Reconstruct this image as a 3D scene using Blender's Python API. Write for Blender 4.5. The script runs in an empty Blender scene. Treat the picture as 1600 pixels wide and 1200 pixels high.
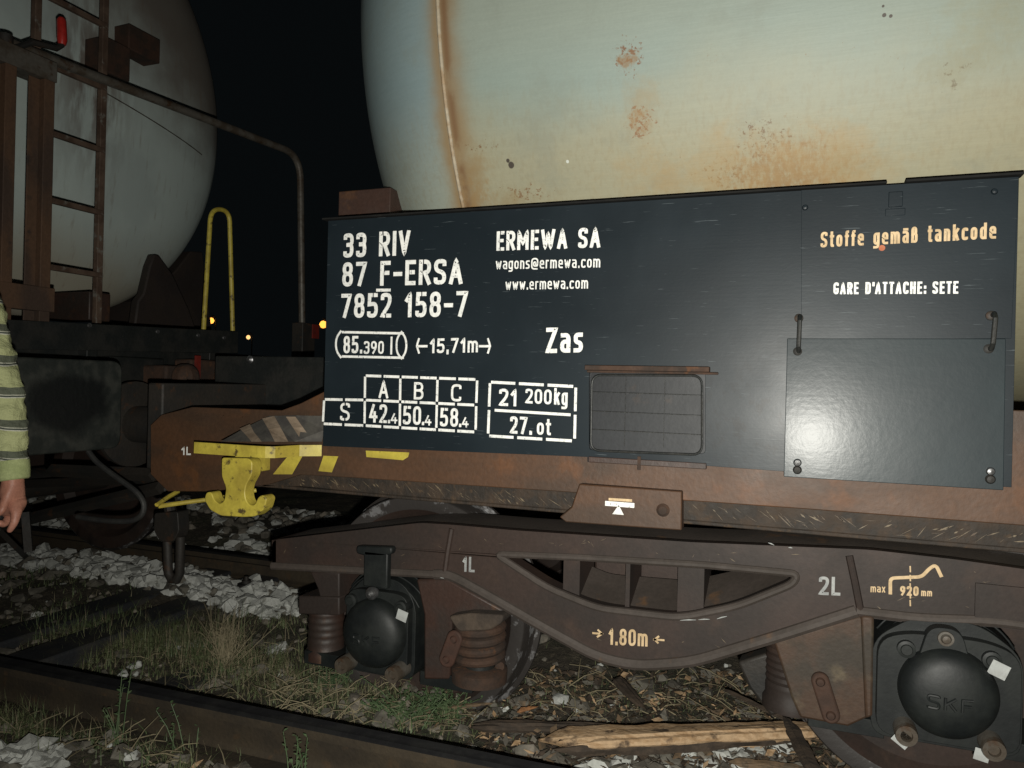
import bpy, bmesh, math, random
from mathutils import Vector, Matrix, noise
random.seed(7)
S = bpy.context.scene
COL = S.collection
R = math.radians

# ---------------------------------------------------------------- camera
# world: X along the wagon, Y away from the photographer, Z up; camera held 1.36 m above the sleepers
TH = R(21.16); ROLL = math.asin(0.024); FPX = 1200.0
_r = Vector((math.cos(TH), math.sin(TH), 0)); _f = Vector((-math.sin(TH), math.cos(TH), 0)); _z = Vector((0, 0, 1))
CX = _r * math.cos(ROLL) + _z * math.sin(ROLL); CU = _z * math.cos(ROLL) - _r * math.sin(ROLL)
CAM = Vector((0, 0, 1.36))
cd = bpy.data.cameras.new('camera'); cam = bpy.data.objects.new('camera', cd); COL.objects.link(cam)
m = Matrix((CX, CU, -_f)).transposed().to_4x4(); m.translation = CAM
cam.matrix_world = m
cd.sensor_width = 36; cd.lens = 27; cd.clip_start = 0.02; cd.clip_end = 1000
S.camera = cam
# ---------------------------------------------------------------- night sky, flash, exposure
w = bpy.data.worlds.new("World"); S.world = w; w.use_nodes = True
w.node_tree.nodes['Background'].inputs[0].default_value = (0.0022, 0.0029, 0.0032, 1)
w.node_tree.nodes['Background'].inputs[1].default_value = 1.0
FLASH_POS = CAM + CX * 0.02 - CU * 0.09
fl = bpy.data.lights.new('flash', 'SPOT'); flo = bpy.data.objects.new('flash', fl); COL.objects.link(flo)
fl.energy = 355; fl.color = (1.0, 0.975, 0.89); fl.shadow_soft_size = 0.012
fl.spot_size = R(138); fl.spot_blend = 1.0
flo.location = FLASH_POS
_aim = _f * 1200 + CX * 250 + CU * 120
flo.rotation_euler = _aim.to_track_quat('-Z', 'Y').to_euler()
S.view_settings.view_transform = 'Standard'; S.view_settings.look = 'None'
S.view_settings.exposure = 0; S.view_settings.gamma = 1

def ray(px, py): return _f + CX * ((px - 800) / FPX) - CU * ((py - 600) / FPX)
def at(px, py, Y):
    d = ray(px, py); return CAM + d * (Y / d.y)
def ats(px, py, s):
    d = ray(px, py); return CAM + d * (s / d.x)
def gz(px, py, z=0.1):
    d = ray(px, py); return CAM + d * ((z - CAM.z) / d.z)

# ---------------------------------------------------------------- materials
class NT:
    def __init__(s, name):
        s.m = bpy.data.materials.new(name); s.m.use_nodes = True
        s.t = s.m.node_tree; s.b = s.t.nodes['Principled BSDF']
        s.tc = s.t.nodes.new('ShaderNodeTexCoord')
    def link(s, a, b): s.t.links.new(a, b)
    def val(s, sock, v):
        if isinstance(v, (int, float)): sock.default_value = v
        elif isinstance(v, (tuple, list)): sock.default_value = tuple(v) + ((1,) if len(v) == 3 and sock.type == 'RGBA' else ())
        else: s.link(v, sock)
    def math(s, op, a, b=0.0, c=None, clamp=False):
        n = s.t.nodes.new('ShaderNodeMath'); n.operation = op; n.use_clamp = clamp
        s.val(n.inputs[0], a); s.val(n.inputs[1], b)
        if c is not None: s.val(n.inputs[2], c)
        return n.outputs[0]
    def noise(s, scale, detail=4, stretch=(1, 1, 1), rough=0.55, off=(0, 0, 0)):
        mp = s.t.nodes.new('ShaderNodeMapping'); mp.inputs['Scale'].default_value = stretch; mp.inputs['Location'].default_value = off
        s.link(s.tc.outputs['Object'], mp.inputs['Vector'])
        n = s.t.nodes.new('ShaderNodeTexNoise'); n.inputs['Scale'].default_value = scale
        n.inputs['Detail'].default_value = detail; n.inputs['Roughness'].default_value = rough
        s.link(mp.outputs[0], n.inputs['Vector']); return n.outputs['Fac']
    def ramp(s, v, a, b):          # smooth step from a to b
        n = s.t.nodes.new('ShaderNodeMapRange'); n.interpolation_type = 'SMOOTHSTEP'
        s.val(n.inputs['Value'], v); s.val(n.inputs['From Min'], a); s.val(n.inputs['From Max'], b)
        return n.outputs[0]
    def mix(s, f, a, b, blend='MIX'):
        n = s.t.nodes.new('ShaderNodeMix'); n.data_type = 'RGBA'; n.blend_type = blend
        s.val(n.inputs[0], f); s.val(n.inputs[6], a); s.val(n.inputs[7], b); return n.outputs[2]
    def xyz(s):
        n = s.t.nodes.new('ShaderNodeSeparateXYZ'); s.link(s.tc.outputs['Object'], n.inputs[0]); return n.outputs
    def gauss(s, x0, z0, sx, sz, ox, oz):   # 1 at the centre, falling to 0
        a = s.math('DIVIDE', s.math('SUBTRACT', ox, x0), sx); b = s.math('DIVIDE', s.math('SUBTRACT', oz, z0), sz)
        q = s.math('ADD', s.math('MULTIPLY', a, a), s.math('MULTIPLY', b, b))
        return s.math('POWER', 2.718, s.math('MULTIPLY', q, -1.0))
    def bump(s, h, strength=0.3, dist=0.01):
        n = s.t.nodes.new('ShaderNodeBump'); n.inputs['Strength'].default_value = strength; n.inputs['Distance'].default_value = dist
        s.link(h, n.inputs['Height']); s.link(n.outputs[0], s.b.inputs['Normal'])
    def out(s, col=None, rough=None, metal=None):
        if col is not None: s.val(s.b.inputs['Base Color'], col)
        if rough is not None: s.val(s.b.inputs['Roughness'], rough)
        if metal is not None: s.val(s.b.inputs['Metallic'], metal)
        return s.m
def surf(name, a, b, scale=6, lo=.42, hi=.62, rough=.65, metal=0, bump=.25, bscale=70, c=None, cscale=22, clo=.58, chi=.7, stretch=(1, 1, 1), spec=.5):
    n = NT(name)
    col = n.mix(n.ramp(n.noise(scale, 6, stretch), lo, hi), a, b)
    if c: col = n.mix(n.ramp(n.noise(cscale, 5, off=(3, 1, 7)), clo, chi), col, c)
    fine = n.noise(bscale, 4)
    col = n.mix(0.35, col, n.mix(fine, (0.1, 0.1, 0.1), (1.9, 1.9, 1.9)), 'MULTIPLY')
    n.bump(fine, bump, 0.004)
    n.b.inputs['Specular IOR Level'].default_value = spec
    return n.out(col, n.math('ADD', n.math('MULTIPLY', n.noise(scale * 2, 3), .25), rough - .12), metal)

M = {}
M['brown'] = surf('brown_frame_paint', (.042, .022, .016), (.03, .021, .017), 5, rough=.55, c=(.075, .035, .016), cscale=11, clo=.6, chi=.75)
M['bogie'] = surf('dusty_brown_cast', (.040, .026, .021), (.028, .021, .018), 3, rough=.6, c=(.058, .036, .026), cscale=7, clo=.56, chi=.8, bump=.10, bscale=90, spec=.35)
M['dust'] = surf('dust_on_cast_edges', (.058, .046, .039), (.042, .033, .027), 5, rough=.7, c=(.11, .06, .03), cscale=8, clo=.62, chi=.75, bump=.15)
M['rust'] = surf('rust', (.052, .027, .016), (.032, .02, .014), 14, rough=.85, c=(.085, .038, .017), cscale=24, bump=.5)
M['solebar'] = surf('rusty_sole_bar', (.076, .036, .017), (.050, .028, .016), 3, rough=.6, c=(.10, .042, .016), cscale=7, stretch=(.6, 1, 2), bump=.25)
M['dirt'] = surf('greasy_dirt', (.018, .013, .009), (.036, .023, .014), 16, rough=.75, c=(.05, .03, .015), cscale=40, bump=.7)
M['black'] = surf('black_paint', (.013, .015, .0145), (.021, .021, .019), 8, rough=.5, bump=.35)
M['grime'] = surf('grimy_dark_steel', (.025, .021, .017), (.015, .0145, .013), 7, rough=.65, c=(.05, .026, .014), cscale=16, bump=.4)
M['greensteel'] = surf('dark_green_black_steel', (.0075, .0095, .0098), (.0125, .015, .014), 7, rough=.55, bump=.14, bscale=50, spec=.4)
M['yellow'] = surf('yellow_paint', (.50, .41, .06), (.37, .29, .045), 9, rough=.5, c=(.09, .065, .025), cscale=30, clo=.58, chi=.70, bump=.15)
M['white'] = surf('white_stencil_paint', (.84, .84, .80), (.74, .75, .72), 16, rough=.7, bump=.1, c=(.22, .23, .24), cscale=120, clo=.56, chi=.70)
M['cream'] = surf('faded_cream_paint', (.62, .46, .27), (.5, .36, .2), 25, rough=.7, bump=.1, c=(.2, .13, .07), cscale=90, clo=.6, chi=.72)
M['red'] = surf('red_paint', (.17, .02, .014), (.12, .02, .015), 20, rough=.45, bump=.2)
M['steel'] = surf('bare_steel', (.35, .35, .36), (.2, .2, .2), 20, rough=.4, metal=.9, bump=.4)
M['pipe'] = surf('galvanised_pipe', (.11, .10, .085), (.07, .055, .04), 12, rough=.5, metal=.2, c=(.06, .035, .02), cscale=18)
M['tag'] = surf('grubby_white_tag', (.42, .44, .43), (.34, .35, .34), 30, rough=.75, bump=.15)
M['wood'] = surf('split_pale_wood', (.46, .32, .19), (.33, .21, .11), 9, rough=.8, c=(.07, .045, .028), cscale=13, clo=.55, chi=.66, stretch=(1, 6, 6), bump=.8)
M['bark'] = surf('old_dark_wood', (.035, .025, .017), (.06, .042, .028), 9, rough=.85, bump=.8, stretch=(1, 5, 5))
M['leaf'] = surf('dead_leaf', (.15, .10, .058), (.08, .06, .038), 30, rough=.8, bump=.2)
M['stone'] = surf('white_ballast', (.52, .53, .50), (.40, .41, .38), 9, rough=.9, c=(.22, .22, .19), cscale=24, bump=.5)
M['stone2'] = surf('dirty_ballast', (.15, .14, .115), (.08, .072, .058), 9, rough=.9, c=(.24, .21, .17), cscale=12, clo=.5, chi=.68, bump=.5)
M['grass'] = surf('grass_green', (.10, .14, .06), (.15, .17, .08), 3, rough=.6, bump=0)
M['dry'] = surf('grass_dry', (.28, .24, .15), (.19, .16, .10), 3, rough=.7, bump=0)
M['weed'] = surf('weed_leaf', (.075, .12, .055), (.10, .145, .07), 8, rough=.5, bump=0)
M['railside'] = surf('rusty_rail_web', (.046, .034, .020), (.032, .024, .015), 6, rough=.85, bump=.5, c=(.058, .036, .018), cscale=16)
M['railtop'] = surf('unlit_rail_head', (.008, .008, .009), (.013, .013, .013), 10, rough=.75, bump=.2, spec=.2)  # near-black top: the lack of light on the grazing face is painted in
M['sleeper'] = surf('dark_sleeper', (.024, .026, .030), (.04, .038, .034), 8, rough=.7, bump=.5)
M['skin'] = surf('skin', (.40, .185, .13), (.33, .145, .10), 18, rough=.5, bump=.15, bscale=160)
M['trouser'] = surf('dark_trousers', (.03, .035, .05), (.025, .028, .04), 12, rough=.85, bump=.3)
M['hair'] = surf('dark_hair', (.03, .02, .015), (.02, .015, .01), 40, rough=.7, bump=.8)
M['shoe'] = surf('black_leather', (.012, .012, .012), (.02, .02, .02), 20, rough=.4)
M['eye'] = surf('eye_white', (.6, .58, .55), (.5, .48, .45), 20, rough=.3, bump=0)
M['plastic'] = surf('black_plastic', (.012, .012, .013), (.018, .018, .018), 20, rough=.35)
M['hatchlight'] = surf('pale_hatch_paint', (.25, .19, .135), (.17, .125, .085), 14, rough=.8, bump=.2)
M['hatchdark'] = surf('dark_hatch_paint', (.075, .07, .06), (.05, .046, .042), 14, rough=.8, bump=.2)
M['scratch'] = surf('bare_scratches', (.15, .115, .07), (.08, .055, .035), 30, rough=.6, bump=.1)

def mk_tyre():
    n = NT('scuffed_bright_tyre')
    nz = n.noise(30, 6, (1, 1, 1), .7); v = n.ramp(n.noise(13, 5, (1, 2.5, 1), .6), .54, .68)
    col = n.mix(v, (.032, .028, .026), (.40, .40, .41)); n.bump(n.noise(40, 4), .25, .005)
    return n.out(col, n.math('ADD', n.math('MULTIPLY', v, -.2), .55), n.math('MULTIPLY', v, .7))
M['tyre'] = mk_tyre()

def mk_board():
    n = NT('anthracite_board_paint')
    big = n.noise(2.2, 4); fine = n.noise(70, 3, (1, 1, 1.8), .6); lines = n.noise(14, 3, (.35, 1, 9))
    col = n.mix(n.ramp(big, .4, .65), (.0095, .0145, .0185), (.013, .0195, .0245))
    o = n.xyz()
    worn = n.gauss(.42, -.25, .17, .17, o[0], o[2])
    sc = n.math('MULTIPLY', n.ramp(n.noise(24, 6, (1, 1, .7), .7), .52, .6), n.math('MULTIPLY', worn, 1.0))
    col = n.mix(n.math('MULTIPLY', sc, .8), col, (.006, .007, .008))
    flecks = n.math('MULTIPLY', n.ramp(n.noise(40, 3, (.25, 1, 6), .6, (5, 5, 5)), .655, .70), .55)
    col = n.mix(flecks, col, (.10, .12, .13))
    h = n.math('ADD', n.math('MULTIPLY', fine, .7), n.math('MULTIPLY', lines, .6)); n.bump(h, .05, .003)
    n.b.inputs['Specular IOR Level'].default_value = .32
    return n.out(col, n.math('ADD', n.math('MULTIPLY', n.noise(5, 5), .2), .32))
M['board'] = mk_board()
def mk_flap():
    n = NT('grey_flap_paint')
    fine = n.noise(60, 3, (1, 1, 1), .6)
    col = n.mix(n.ramp(n.noise(3, 4), .4, .65), (.013, .021, .025), (.018, .028, .032))
    h = n.math('ADD', fine, n.math('MULTIPLY', n.noise(9, 3, (.3, 1, 8)), .4)); n.bump(h, .055, .004)
    return n.out(col, n.math('ADD', n.math('MULTIPLY', n.noise(7, 5), .16), .40)); 
M['flap'] = mk_flap()
for q, cw in (('flap', .125), ('board', .04)):
    b_ = M[q].node_tree.nodes['Principled BSDF']; b_.inputs['Specular IOR Level'].default_value = .2; b_.inputs['Coat Weight'].default_value = cw; b_.inputs['Coat Roughness'].default_value = .23; M[q].node_tree.links.new(b_.inputs['Normal'].links[0].from_socket, b_.inputs['Coat Normal'])

def mk_tank():          # object origin on the tank's axis: x along the wagon, z from the axis
    n = NT('weathered_tank_paint'); o = n.xyz(); x, z = o[0], o[2]
    big = n.noise(1.3, 5); mid = n.noise(5, 5)
    t = n.math('ADD', z, n.math('MULTIPLY', n.math('SUBTRACT', big, .5), .6))
    low = n.ramp(t, -.42, -.74)
    right = n.ramp(n.math('ADD', x, n.math('MULTIPLY', mid, .4)), .1, 1.1)
    col = n.mix(right, (.34, .38, .345), (.36, .36, .27))
    band = n.gauss(0, -.46, 9, .17, x, n.math('ADD', z, n.math('MULTIPLY', big, .12)))
    col = n.mix(n.math('MULTIPLY', band, .58), col, (.27, .355, .35))
    col = n.mix(n.math('MULTIPLY', low, .75), col, (.41, .36, .24))
    lft = n.ramp(x, -1.02, -1.2)
    col = n.mix(n.math('MULTIPLY', lft, .8), col, n.mix(n.ramp(z, -.45, -.85), (.25, .335, .385), (.38, .42, .39)))
    brush = n.noise(7, 4, (1.1, 3, 14), .6)
    col = n.mix(.32, col, n.mix(brush, (.72, .74, .76), (1.2, 1.19, 1.17)), 'MULTIPLY')
    grain = n.noise(120, 3); col = n.mix(.25, col, n.mix(grain, (.75, .75, .75), (1.2, 1.2, 1.2)), 'MULTIPLY')
    drip = n.noise(6, 4, (12, 12, .5), .6)
    col = n.mix(n.math('MULTIPLY', n.math('MULTIPLY', n.ramp(drip, .46, .66), n.ramp(z, -.40, -.62)), .17), col, (.27, .20, .11))
    col = n.mix(n.math('MULTIPLY', n.ramp(n.noise(3.5, 6, (1, 1, 1), .7, (2, 2, 2)), .5, .7), .35), col, (.25, .265, .23))
    # rust beside the weld
    d = n.math('SUBTRACT', x, -1.105 )
    wob = n.math('MULTIPLY', n.math('SUBTRACT', n.noise(9, 5), .5), .06)
    lowz = n.ramp(z, -.4, -.8)
    s1 = n.math('MULTIPLY', n.gauss(-.016, 0, .032, 60, n.math('ADD', d, wob), z), .62)
    s2 = n.math('MULTIPLY', n.gauss(.032, 0, .042, 60, n.math('ADD', d, wob), z), .70)
    seam = n.math('MINIMUM', n.math('ADD', s1, s2), .85)
    col = n.mix(n.math('MULTIPLY', seam, .95), col, (.31, .19, .085))
    s3 = n.math('MULTIPLY', n.gauss(.020, 0, .014, 60, d, z), n.ramp(n.noise(18, 4, (1, 1, .35)), .30, .55))
    col = n.mix(n.math('MULTIPLY', s3, .8), col, (.20, .10, .045))
    # rust patches and speckle fields
    def patch(px, py, sx, sz, lo, amt, colr, scale=26, Yg=2.22, st=(1, 1, 1), wd=.08):
        nonlocal col
        p = at(px, py, Yg); g = n.gauss(p.x, p.z - 2.75, sx, sz, x, z)
        nz = n.noise(scale, 6, st, .7, (px * .01, 0, 0))
        f = n.ramp(n.math('ADD', n.math('MULTIPLY', n.math('SUBTRACT', g, 1.0), .55), nz), lo, lo + wd)
        col = n.mix(n.math('MULTIPLY', f, amt), col, colr)
    patch(985, 95, .095, .12, .475, .9, (.20, .075, .025), 75)
    patch(985, 98, .06, .06, .36, .7, (.28, .15, .055), 26, wd=.2)
    patch(998, 182, .095, .12, .475, .9, (.24, .085, .025), 75)
    patch(998, 182, .06, .07, .35, .75, (.31, .16, .055), 26, wd=.2)
    patch(1000, 200, .12, .26, .33, .45, (.36, .25, .12), 7, wd=.3)
    patch(1195, 215, .26, .15, .525, .85, (.17, .09, .04), 75)
    patch(1130, 255, .28, .13, .53, .85, (.19, .10, .04), 75)
    patch(1180, 190, .12, .07, .51, .85, (.16, .08, .035), 75)
    patch(1230, 262, .30, .17, .26, .9, (.30, .17, .07), 9, st=(8, 8, .3), wd=.3)
    patch(1190, 250, .60, .18, .24, .6, (.42, .28, .125), 6, wd=.35)
    patch(1060, 290, .45, .09, .44, .55, (.33, .235, .11), 8, st=(8, 8, .35), wd=.3)
    patch(720, 300, .12, .12, .30, .6, (.34, .20, .08), 8, st=(5, 5, .5), wd=.3)
    patch(1330, 235, .22, .10, .34, .4, (.33, .26, .14), 8, wd=.3)
    patch(745, 222, .15, .035, .505, .9, (.20, .10, .04), 70)
    patch(735, 260, .10, .14, .32, .6, (.32, .21, .10), 10, wd=.3)
    patch(800, 288, .22, .07, .50, .85, (.22, .11, .05), 65)
    patch(790, 296, .20, .08, .32, .5, (.33, .23, .11), 9, wd=.3)
    patch(650, 325, .10, .03, .52, .8, (.24, .13, .06), 60)
    patch(1120, 95, .14, .08, .575, .6, (.26, .14, .07), 75)
    patch(1255, 92, .10, .05, .58, .6, (.26, .14, .07), 75)
    patch(1490, 115, .11, .10, .53, .8, (.12, .075, .04), 40)
    patch(1490, 110, .16, .12, .42, .25, (.27, .25, .16), 6)
    patch(1400, 90, .9, .3, .63, .7, (.24, .14, .07), 80)
    patch(1000, 240, .9, .12, .62, .7, (.24, .14, .07), 80)
    patch(1550, 30, .25, .25, .30, .5, (.31, .27, .15), 5, wd=.35)
    patch(1080, 0, .05, .02, .42, .8, (.26, .10, .04), 30)
    for px, py, sg in ((791, 252, .012), (1378, 42, .006), (1388, 43, .005), (1376, 30, .004), (787, 246, .007)):
        p = at(px, py, 2.25); g = n.gauss(p.x, p.z - 2.75, sg, sg, x, z)
        col = n.mix(n.ramp(n.math('ADD', g, n.math('MULTIPLY', n.noise(90, 3), .3)), .55, .75), col, (.07, .055, .045))
    p = at(880, 246, 2.25); g = n.gauss(p.x, p.z - 2.75, .0065, .0065, x, z)
    col = n.mix(n.ramp(g, .5, .7), col, (.7, .72, .7))
    col = n.mix(1.0, col, (.70, .715, .67), 'MULTIPLY')
    n.bump(n.math('ADD', n.math('MULTIPLY', grain, .3), brush), .06, .01)
    return n.out(col, .58)
M['tank'] = mk_tank()
def mk_tank2():
    n = NT('grey_tank_paint'); o = n.xyz(); y, z = o[1], o[2]
    big = n.noise(2.2, 5); col = n.mix(n.ramp(big, .4, .62), (.52, .60, .57), (.45, .52, .50))
    low = n.ramp(n.math('ADD', z, n.math('MULTIPLY', big, .5)), -.5, -1.0)
    col = n.mix(n.math('MULTIPLY', low, .75), col, (.30, .25, .17))
    hi = n.ramp(n.math('ADD', n.math('ADD', z, n.math('MULTIPLY', y, .5)), n.math('MULTIPLY', n.noise(4, 5), .7)), .35, 1.2)
    col = n.mix(n.math('MULTIPLY', hi, .8), col, (.13, .085, .06))
    st = n.ramp(n.noise(5, 5, (6, 6, .45), .6), .56, .72)
    col = n.mix(n.math('MULTIPLY', st, .3), col, (.2, .13, .08))
    g = n.math('MULTIPLY', n.gauss(.12, -.05, .22, .42, y, z), n.ramp(n.noise(6, 5, (3, 3, .8)), .35, .6))
    col = n.mix(n.math('MULTIPLY', g, .85), col, (.10, .045, .025))
    n.bump(n.noise(60, 4), .1, .005)
    return n.out(col, .6)
M['tank2'] = mk_tank2()
def mk_shirt():
    n = NT('striped_polo_cloth'); o = n.xyz()
    z = n.math('ADD', o[2], n.math('MULTIPLY', o[0], .12))
    z = n.math('ADD', z, n.math('MULTIPLY', n.math('SUBTRACT', n.noise(6, 2), .5), .02))
    fr = n.math('FRACT', n.math('DIVIDE', z, .092))
    cr = n.t.nodes.new('ShaderNodeValToRGB'); cr.color_ramp.interpolation = 'CONSTANT'
    e = cr.color_ramp.elements; e[0].position = 0; e[0].color = (.38, .40, .20, 1)
    e[1].position = .56; e[1].color = (.5, .5, .42, 1)
    for p, c in ((.59, (.05, .06, .05, 1)), (.64, (.42, .42, .34, 1)), (.67, (.09, .10, .07, 1)), (.9, (.38, .40, .20, 1))):
        q = e.new(p); q.color = c
    n.link(fr, cr.inputs[0])
    weave = n.noise(160, 3); n.bump(n.math('ADD', n.math('MULTIPLY', weave, .35), n.math('MULTIPLY', n.noise(9, 4, (1, 1, 2.2)), 2.2)), .6, .016)
    col = n.mix(.3, cr.outputs[0], n.mix(weave, (.7, .7, .7), (1.3, 1.3, 1.3)), 'MULTIPLY')
    return n.out(col, .85)
M['shirt'] = mk_shirt()
M['cuff'] = surf('green_ribbed_cuff', (.33, .37, .17), (.28, .32, .14), 30, rough=.85, bump=.4, bscale=150)
def mk_ground():
    n = NT('dirty_ground')
    a = n.noise(3, 8, (1, 1, 1), .7); b = n.noise(24, 6, (1, 1, 1), .7)
    col = n.mix(n.ramp(a, .4, .62), (.058, .048, .034), (.045, .048, .027))
    col = n.mix(n.ramp(b, .50, .64), col, (.12, .10, .07))
    col = n.mix(n.ramp(n.noise(60, 5), .6, .7), col, (.15, .125, .09))
    n.bump(b, .9, .03); return n.out(col, .95)
M['ground'] = mk_ground()
def mk_emit(name, c, st):
    n = NT(name); n.b.inputs['Emission Color'].default_value = c + (1,); n.b.inputs['Emission Strength'].default_value = st
    return n.out((.1, .1, .1), .4)
M['lamp'] = mk_emit('sodium_lamp', (1.0, .40, .06), 2.2)
M['lamp2'] = mk_emit('warm_lamp', (1.0, .55, .2), 1.6)

# ---------------------------------------------------------------- mesh tools
WLOC = {}
def roundpoly(pts, r, closed=True, n=5):
    out = []; N = len(pts)
    for i, p in enumerate(pts):
        rr = p[2] if len(p) > 2 else r
        P = Vector(p[:2])
        if rr <= 0 or (not closed and i in (0, N - 1)): out.append(P); continue
        A = Vector(pts[i - 1][:2]); B = Vector(pts[(i + 1) % N][:2])
        da, db = (A - P), (B - P)
        if da.length < 1e-9 or db.length < 1e-9: out.append(P); continue
        la = min(rr, da.length * .5); lb = min(rr, db.length * .5)
        a = P + da.normalized() * la; b = P + db.normalized() * lb
        for k in range(n + 1):
            t = k / n; out.append(a * (1 - t) ** 2 + P * 2 * t * (1 - t) + b * t * t)
    return out
class MB:
    def __init__(s): s.v = []; s.f = []; s.m = []; s.k = 0
    def mat(s, k): s.k = k; return s
    def add(s, vs, fs):
        b = len(s.v); s.v += [Vector(v) for v in vs]
        for f in fs: s.f.append([b + i for i in f]); s.m.append(s.k)
        return s
    def box(s, a, b, rot=None):
        x0, y0, z0 = a; x1, y1, z1 = b
        vs = [Vector(p) for p in ((x0, y0, z0), (x1, y0, z0), (x1, y1, z0), (x0, y1, z0), (x0, y0, z1), (x1, y0, z1), (x1, y1, z1), (x0, y1, z1))]
        if rot is not None:
            c = (Vector(a) + Vector(b)) / 2; vs = [c + rot @ (v - c) for v in vs]
        return s.add(vs, [(0, 3, 2, 1), (4, 5, 6, 7), (0, 1, 5, 4), (1, 2, 6, 5), (2, 3, 7, 6), (3, 0, 4, 7)])
    def prism(s, poly, y0, y1):       # polygon in (x, z), extruded along Y
        n = len(poly); P = [(p[0], p[1]) for p in poly]
        ar = sum(P[i][0] * P[(i + 1) % n][1] - P[(i + 1) % n][0] * P[i][1] for i in range(n))
        if ar < 0: P.reverse()
        vs = [(x, y0, z) for x, z in P] + [(x, y1, z) for x, z in P]
        fs = [tuple(range(n)), tuple(range(2 * n - 1, n - 1, -1))] + [(i, n + i, n + (i + 1) % n, (i + 1) % n) for i in range(n)]
        return s.add(vs, [tuple(reversed(f)) if False else f for f in fs])
    def prismx(s, poly, x0, x1):      # polygon in (y, z), extruded along X
        n = len(poly); vs = [(x0, p[0], p[1]) for p in poly] + [(x1, p[0], p[1]) for p in poly]
        return s.add(vs, [tuple(range(n)), tuple(range(2 * n - 1, n - 1, -1))] + [(i, (i + 1) % n, n + (i + 1) % n, n + i) for i in range(n)])
    def holed(s, outer, holes, y0, y1):
        cu = bpy.data.curves.new('tmp', 'CURVE'); cu.dimensions = '2D'; cu.fill_mode = 'BOTH'; cu.extrude = (y1 - y0) / 2
        for poly in [outer] + holes:
            sp = cu.splines.new('POLY'); sp.points.add(len(poly) - 1); sp.use_cyclic_u = True
            for i, p in enumerate(poly): sp.points[i].co = (p[0], p[1], 0, 1)
        o = bpy.data.objects.new('tmp', cu); COL.objects.link(o)
        dg = bpy.context.evaluated_depsgraph_get(); me = bpy.data.meshes.new_from_object(o.evaluated_get(dg))
        ym = (y0 + y1) / 2
        s.add([(v.co.x, ym - v.co.z, v.co.y) for v in me.vertices], [tuple(p.vertices) for p in me.polygons])
        bpy.data.objects.remove(o); bpy.data.curves.remove(cu); bpy.data.meshes.remove(me); return s
    def strip(s, pts, th, y0, y1, closed=False):   # a bent flat bar following (x, z) points
        n = len(pts); P = [Vector(p[:2]) for p in pts]; off = []
        for i in range(n):
            a = P[i - 1] if (i > 0 or closed) else P[i]; b = P[(i + 1) % n] if (i < n - 1 or closed) else P[i]
            d = (b - a).normalized(); off.append(Vector((-d.y, d.x)) * th)
        vs = []
        for i in range(n):
            q = P[i] + off[i]
            vs += [(P[i].x, y0, P[i].y), (P[i].x, y1, P[i].y), (q.x, y1, q.y), (q.x, y0, q.y)]
        fs = []
        for i in range(n if closed else n - 1):
            a = 4 * i; b = 4 * ((i + 1) % n)
            for k in range(4): fs.append((a + k, a + (k + 1) % 4, b + (k + 1) % 4, b + k))
        if not closed: fs += [(3, 2, 1, 0), tuple(4 * (n - 1) + k for k in range(4))]
        return s.add(vs, fs)
    def tube(s, pts, r, n=10, closed=False, cap=True):
        P = [Vector(p) for p in pts]; N = len(P); rs = r if isinstance(r, (list, tuple)) else [r] * N
        vs = []; fs = []; up = None
        for i in range(N):
            a = P[i - 1] if (i > 0 or closed) else P[i]; b = P[(i + 1) % N] if (i < N - 1 or closed) else P[i]
            d = (b - a).normalized()
            if up is None:
                up = Vector((0, 0, 1)) if abs(d.z) < .9 else Vector((1, 0, 0))
            u = (up - d * up.dot(d)).normalized(); w_ = d.cross(u); up = u
            for k in range(n):
                t = 2 * math.pi * k / n; vs.append(P[i] + (u * math.cos(t) + w_ * math.sin(t)) * rs[i])
        for i in range(N if closed else N - 1):
            for k in range(n):
                a = i * n; b = ((i + 1) % N) * n; fs.append((a + k, a + (k + 1) % n, b + (k + 1) % n, b + k))
        if cap and not closed: fs += [tuple(reversed(range(n))), tuple(range((N - 1) * n, N * n))]
        return s.add(vs, fs)
    def lathe(s, prof, c, axis='Y', n=48, closed=False):     # prof: (radius, along axis)
        c = Vector(c); vs = []; fs = []; k0 = len(prof)
        for j in range(n):
            t = 2 * math.pi * j / n; ca, sa = math.cos(t), math.sin(t)
            for (r, h) in prof:
                vs.append(c + (Vector((r * ca, h, r * sa)) if axis == 'Y' else Vector((h, r * ca, r * sa)) if axis == 'X' else Vector((r * ca, r * sa, h))))
        for j in range(n):
            a = j * k0; b = ((j + 1) % n) * k0
            for i in range(k0 if closed else k0 - 1): fs.append((a + i, b + i, b + (i + 1) % k0, a + (i + 1) % k0))
        return s.add(vs, fs)
    def build(s, name, mats, parent=None, bevel=0, smooth=35, origin=None, label=None, kind=None):
        if not isinstance(mats, (list, tuple)): mats = [mats]
        if origin is None:
            lo = [min(v[i] for v in s.v) for i in range(3)]; hi = [max(v[i] for v in s.v) for i in range(3)]
            origin = Vector([(a + b) / 2 for a, b in zip(lo, hi)])
            if parent is None: origin.z = lo[2]
        origin = Vector(origin)
        me = bpy.data.meshes.new(name); me.from_pydata([v - origin for v in s.v], [], s.f)
        for q in mats: me.materials.append(M[q] if isinstance(q, str) else q)
        for p, k in zip(me.polygons, s.m): p.material_index = k
        bm = bmesh.new(); bm.from_mesh(me)
        bmesh.ops.remove_doubles(bm, verts=bm.verts, dist=1e-6)
        bmesh.ops.recalc_face_normals(bm, faces=bm.faces); bm.to_mesh(me); bm.free()
        if smooth:
            for p in me.polygons: p.use_smooth = True
            me.set_sharp_from_angle(angle=R(smooth))
        o = bpy.data.objects.new(name, me); COL.objects.link(o)
        pl = Vector((0, 0, 0))
        if parent is not None: o.parent = parent; pl = WLOC[parent.name]
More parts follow.
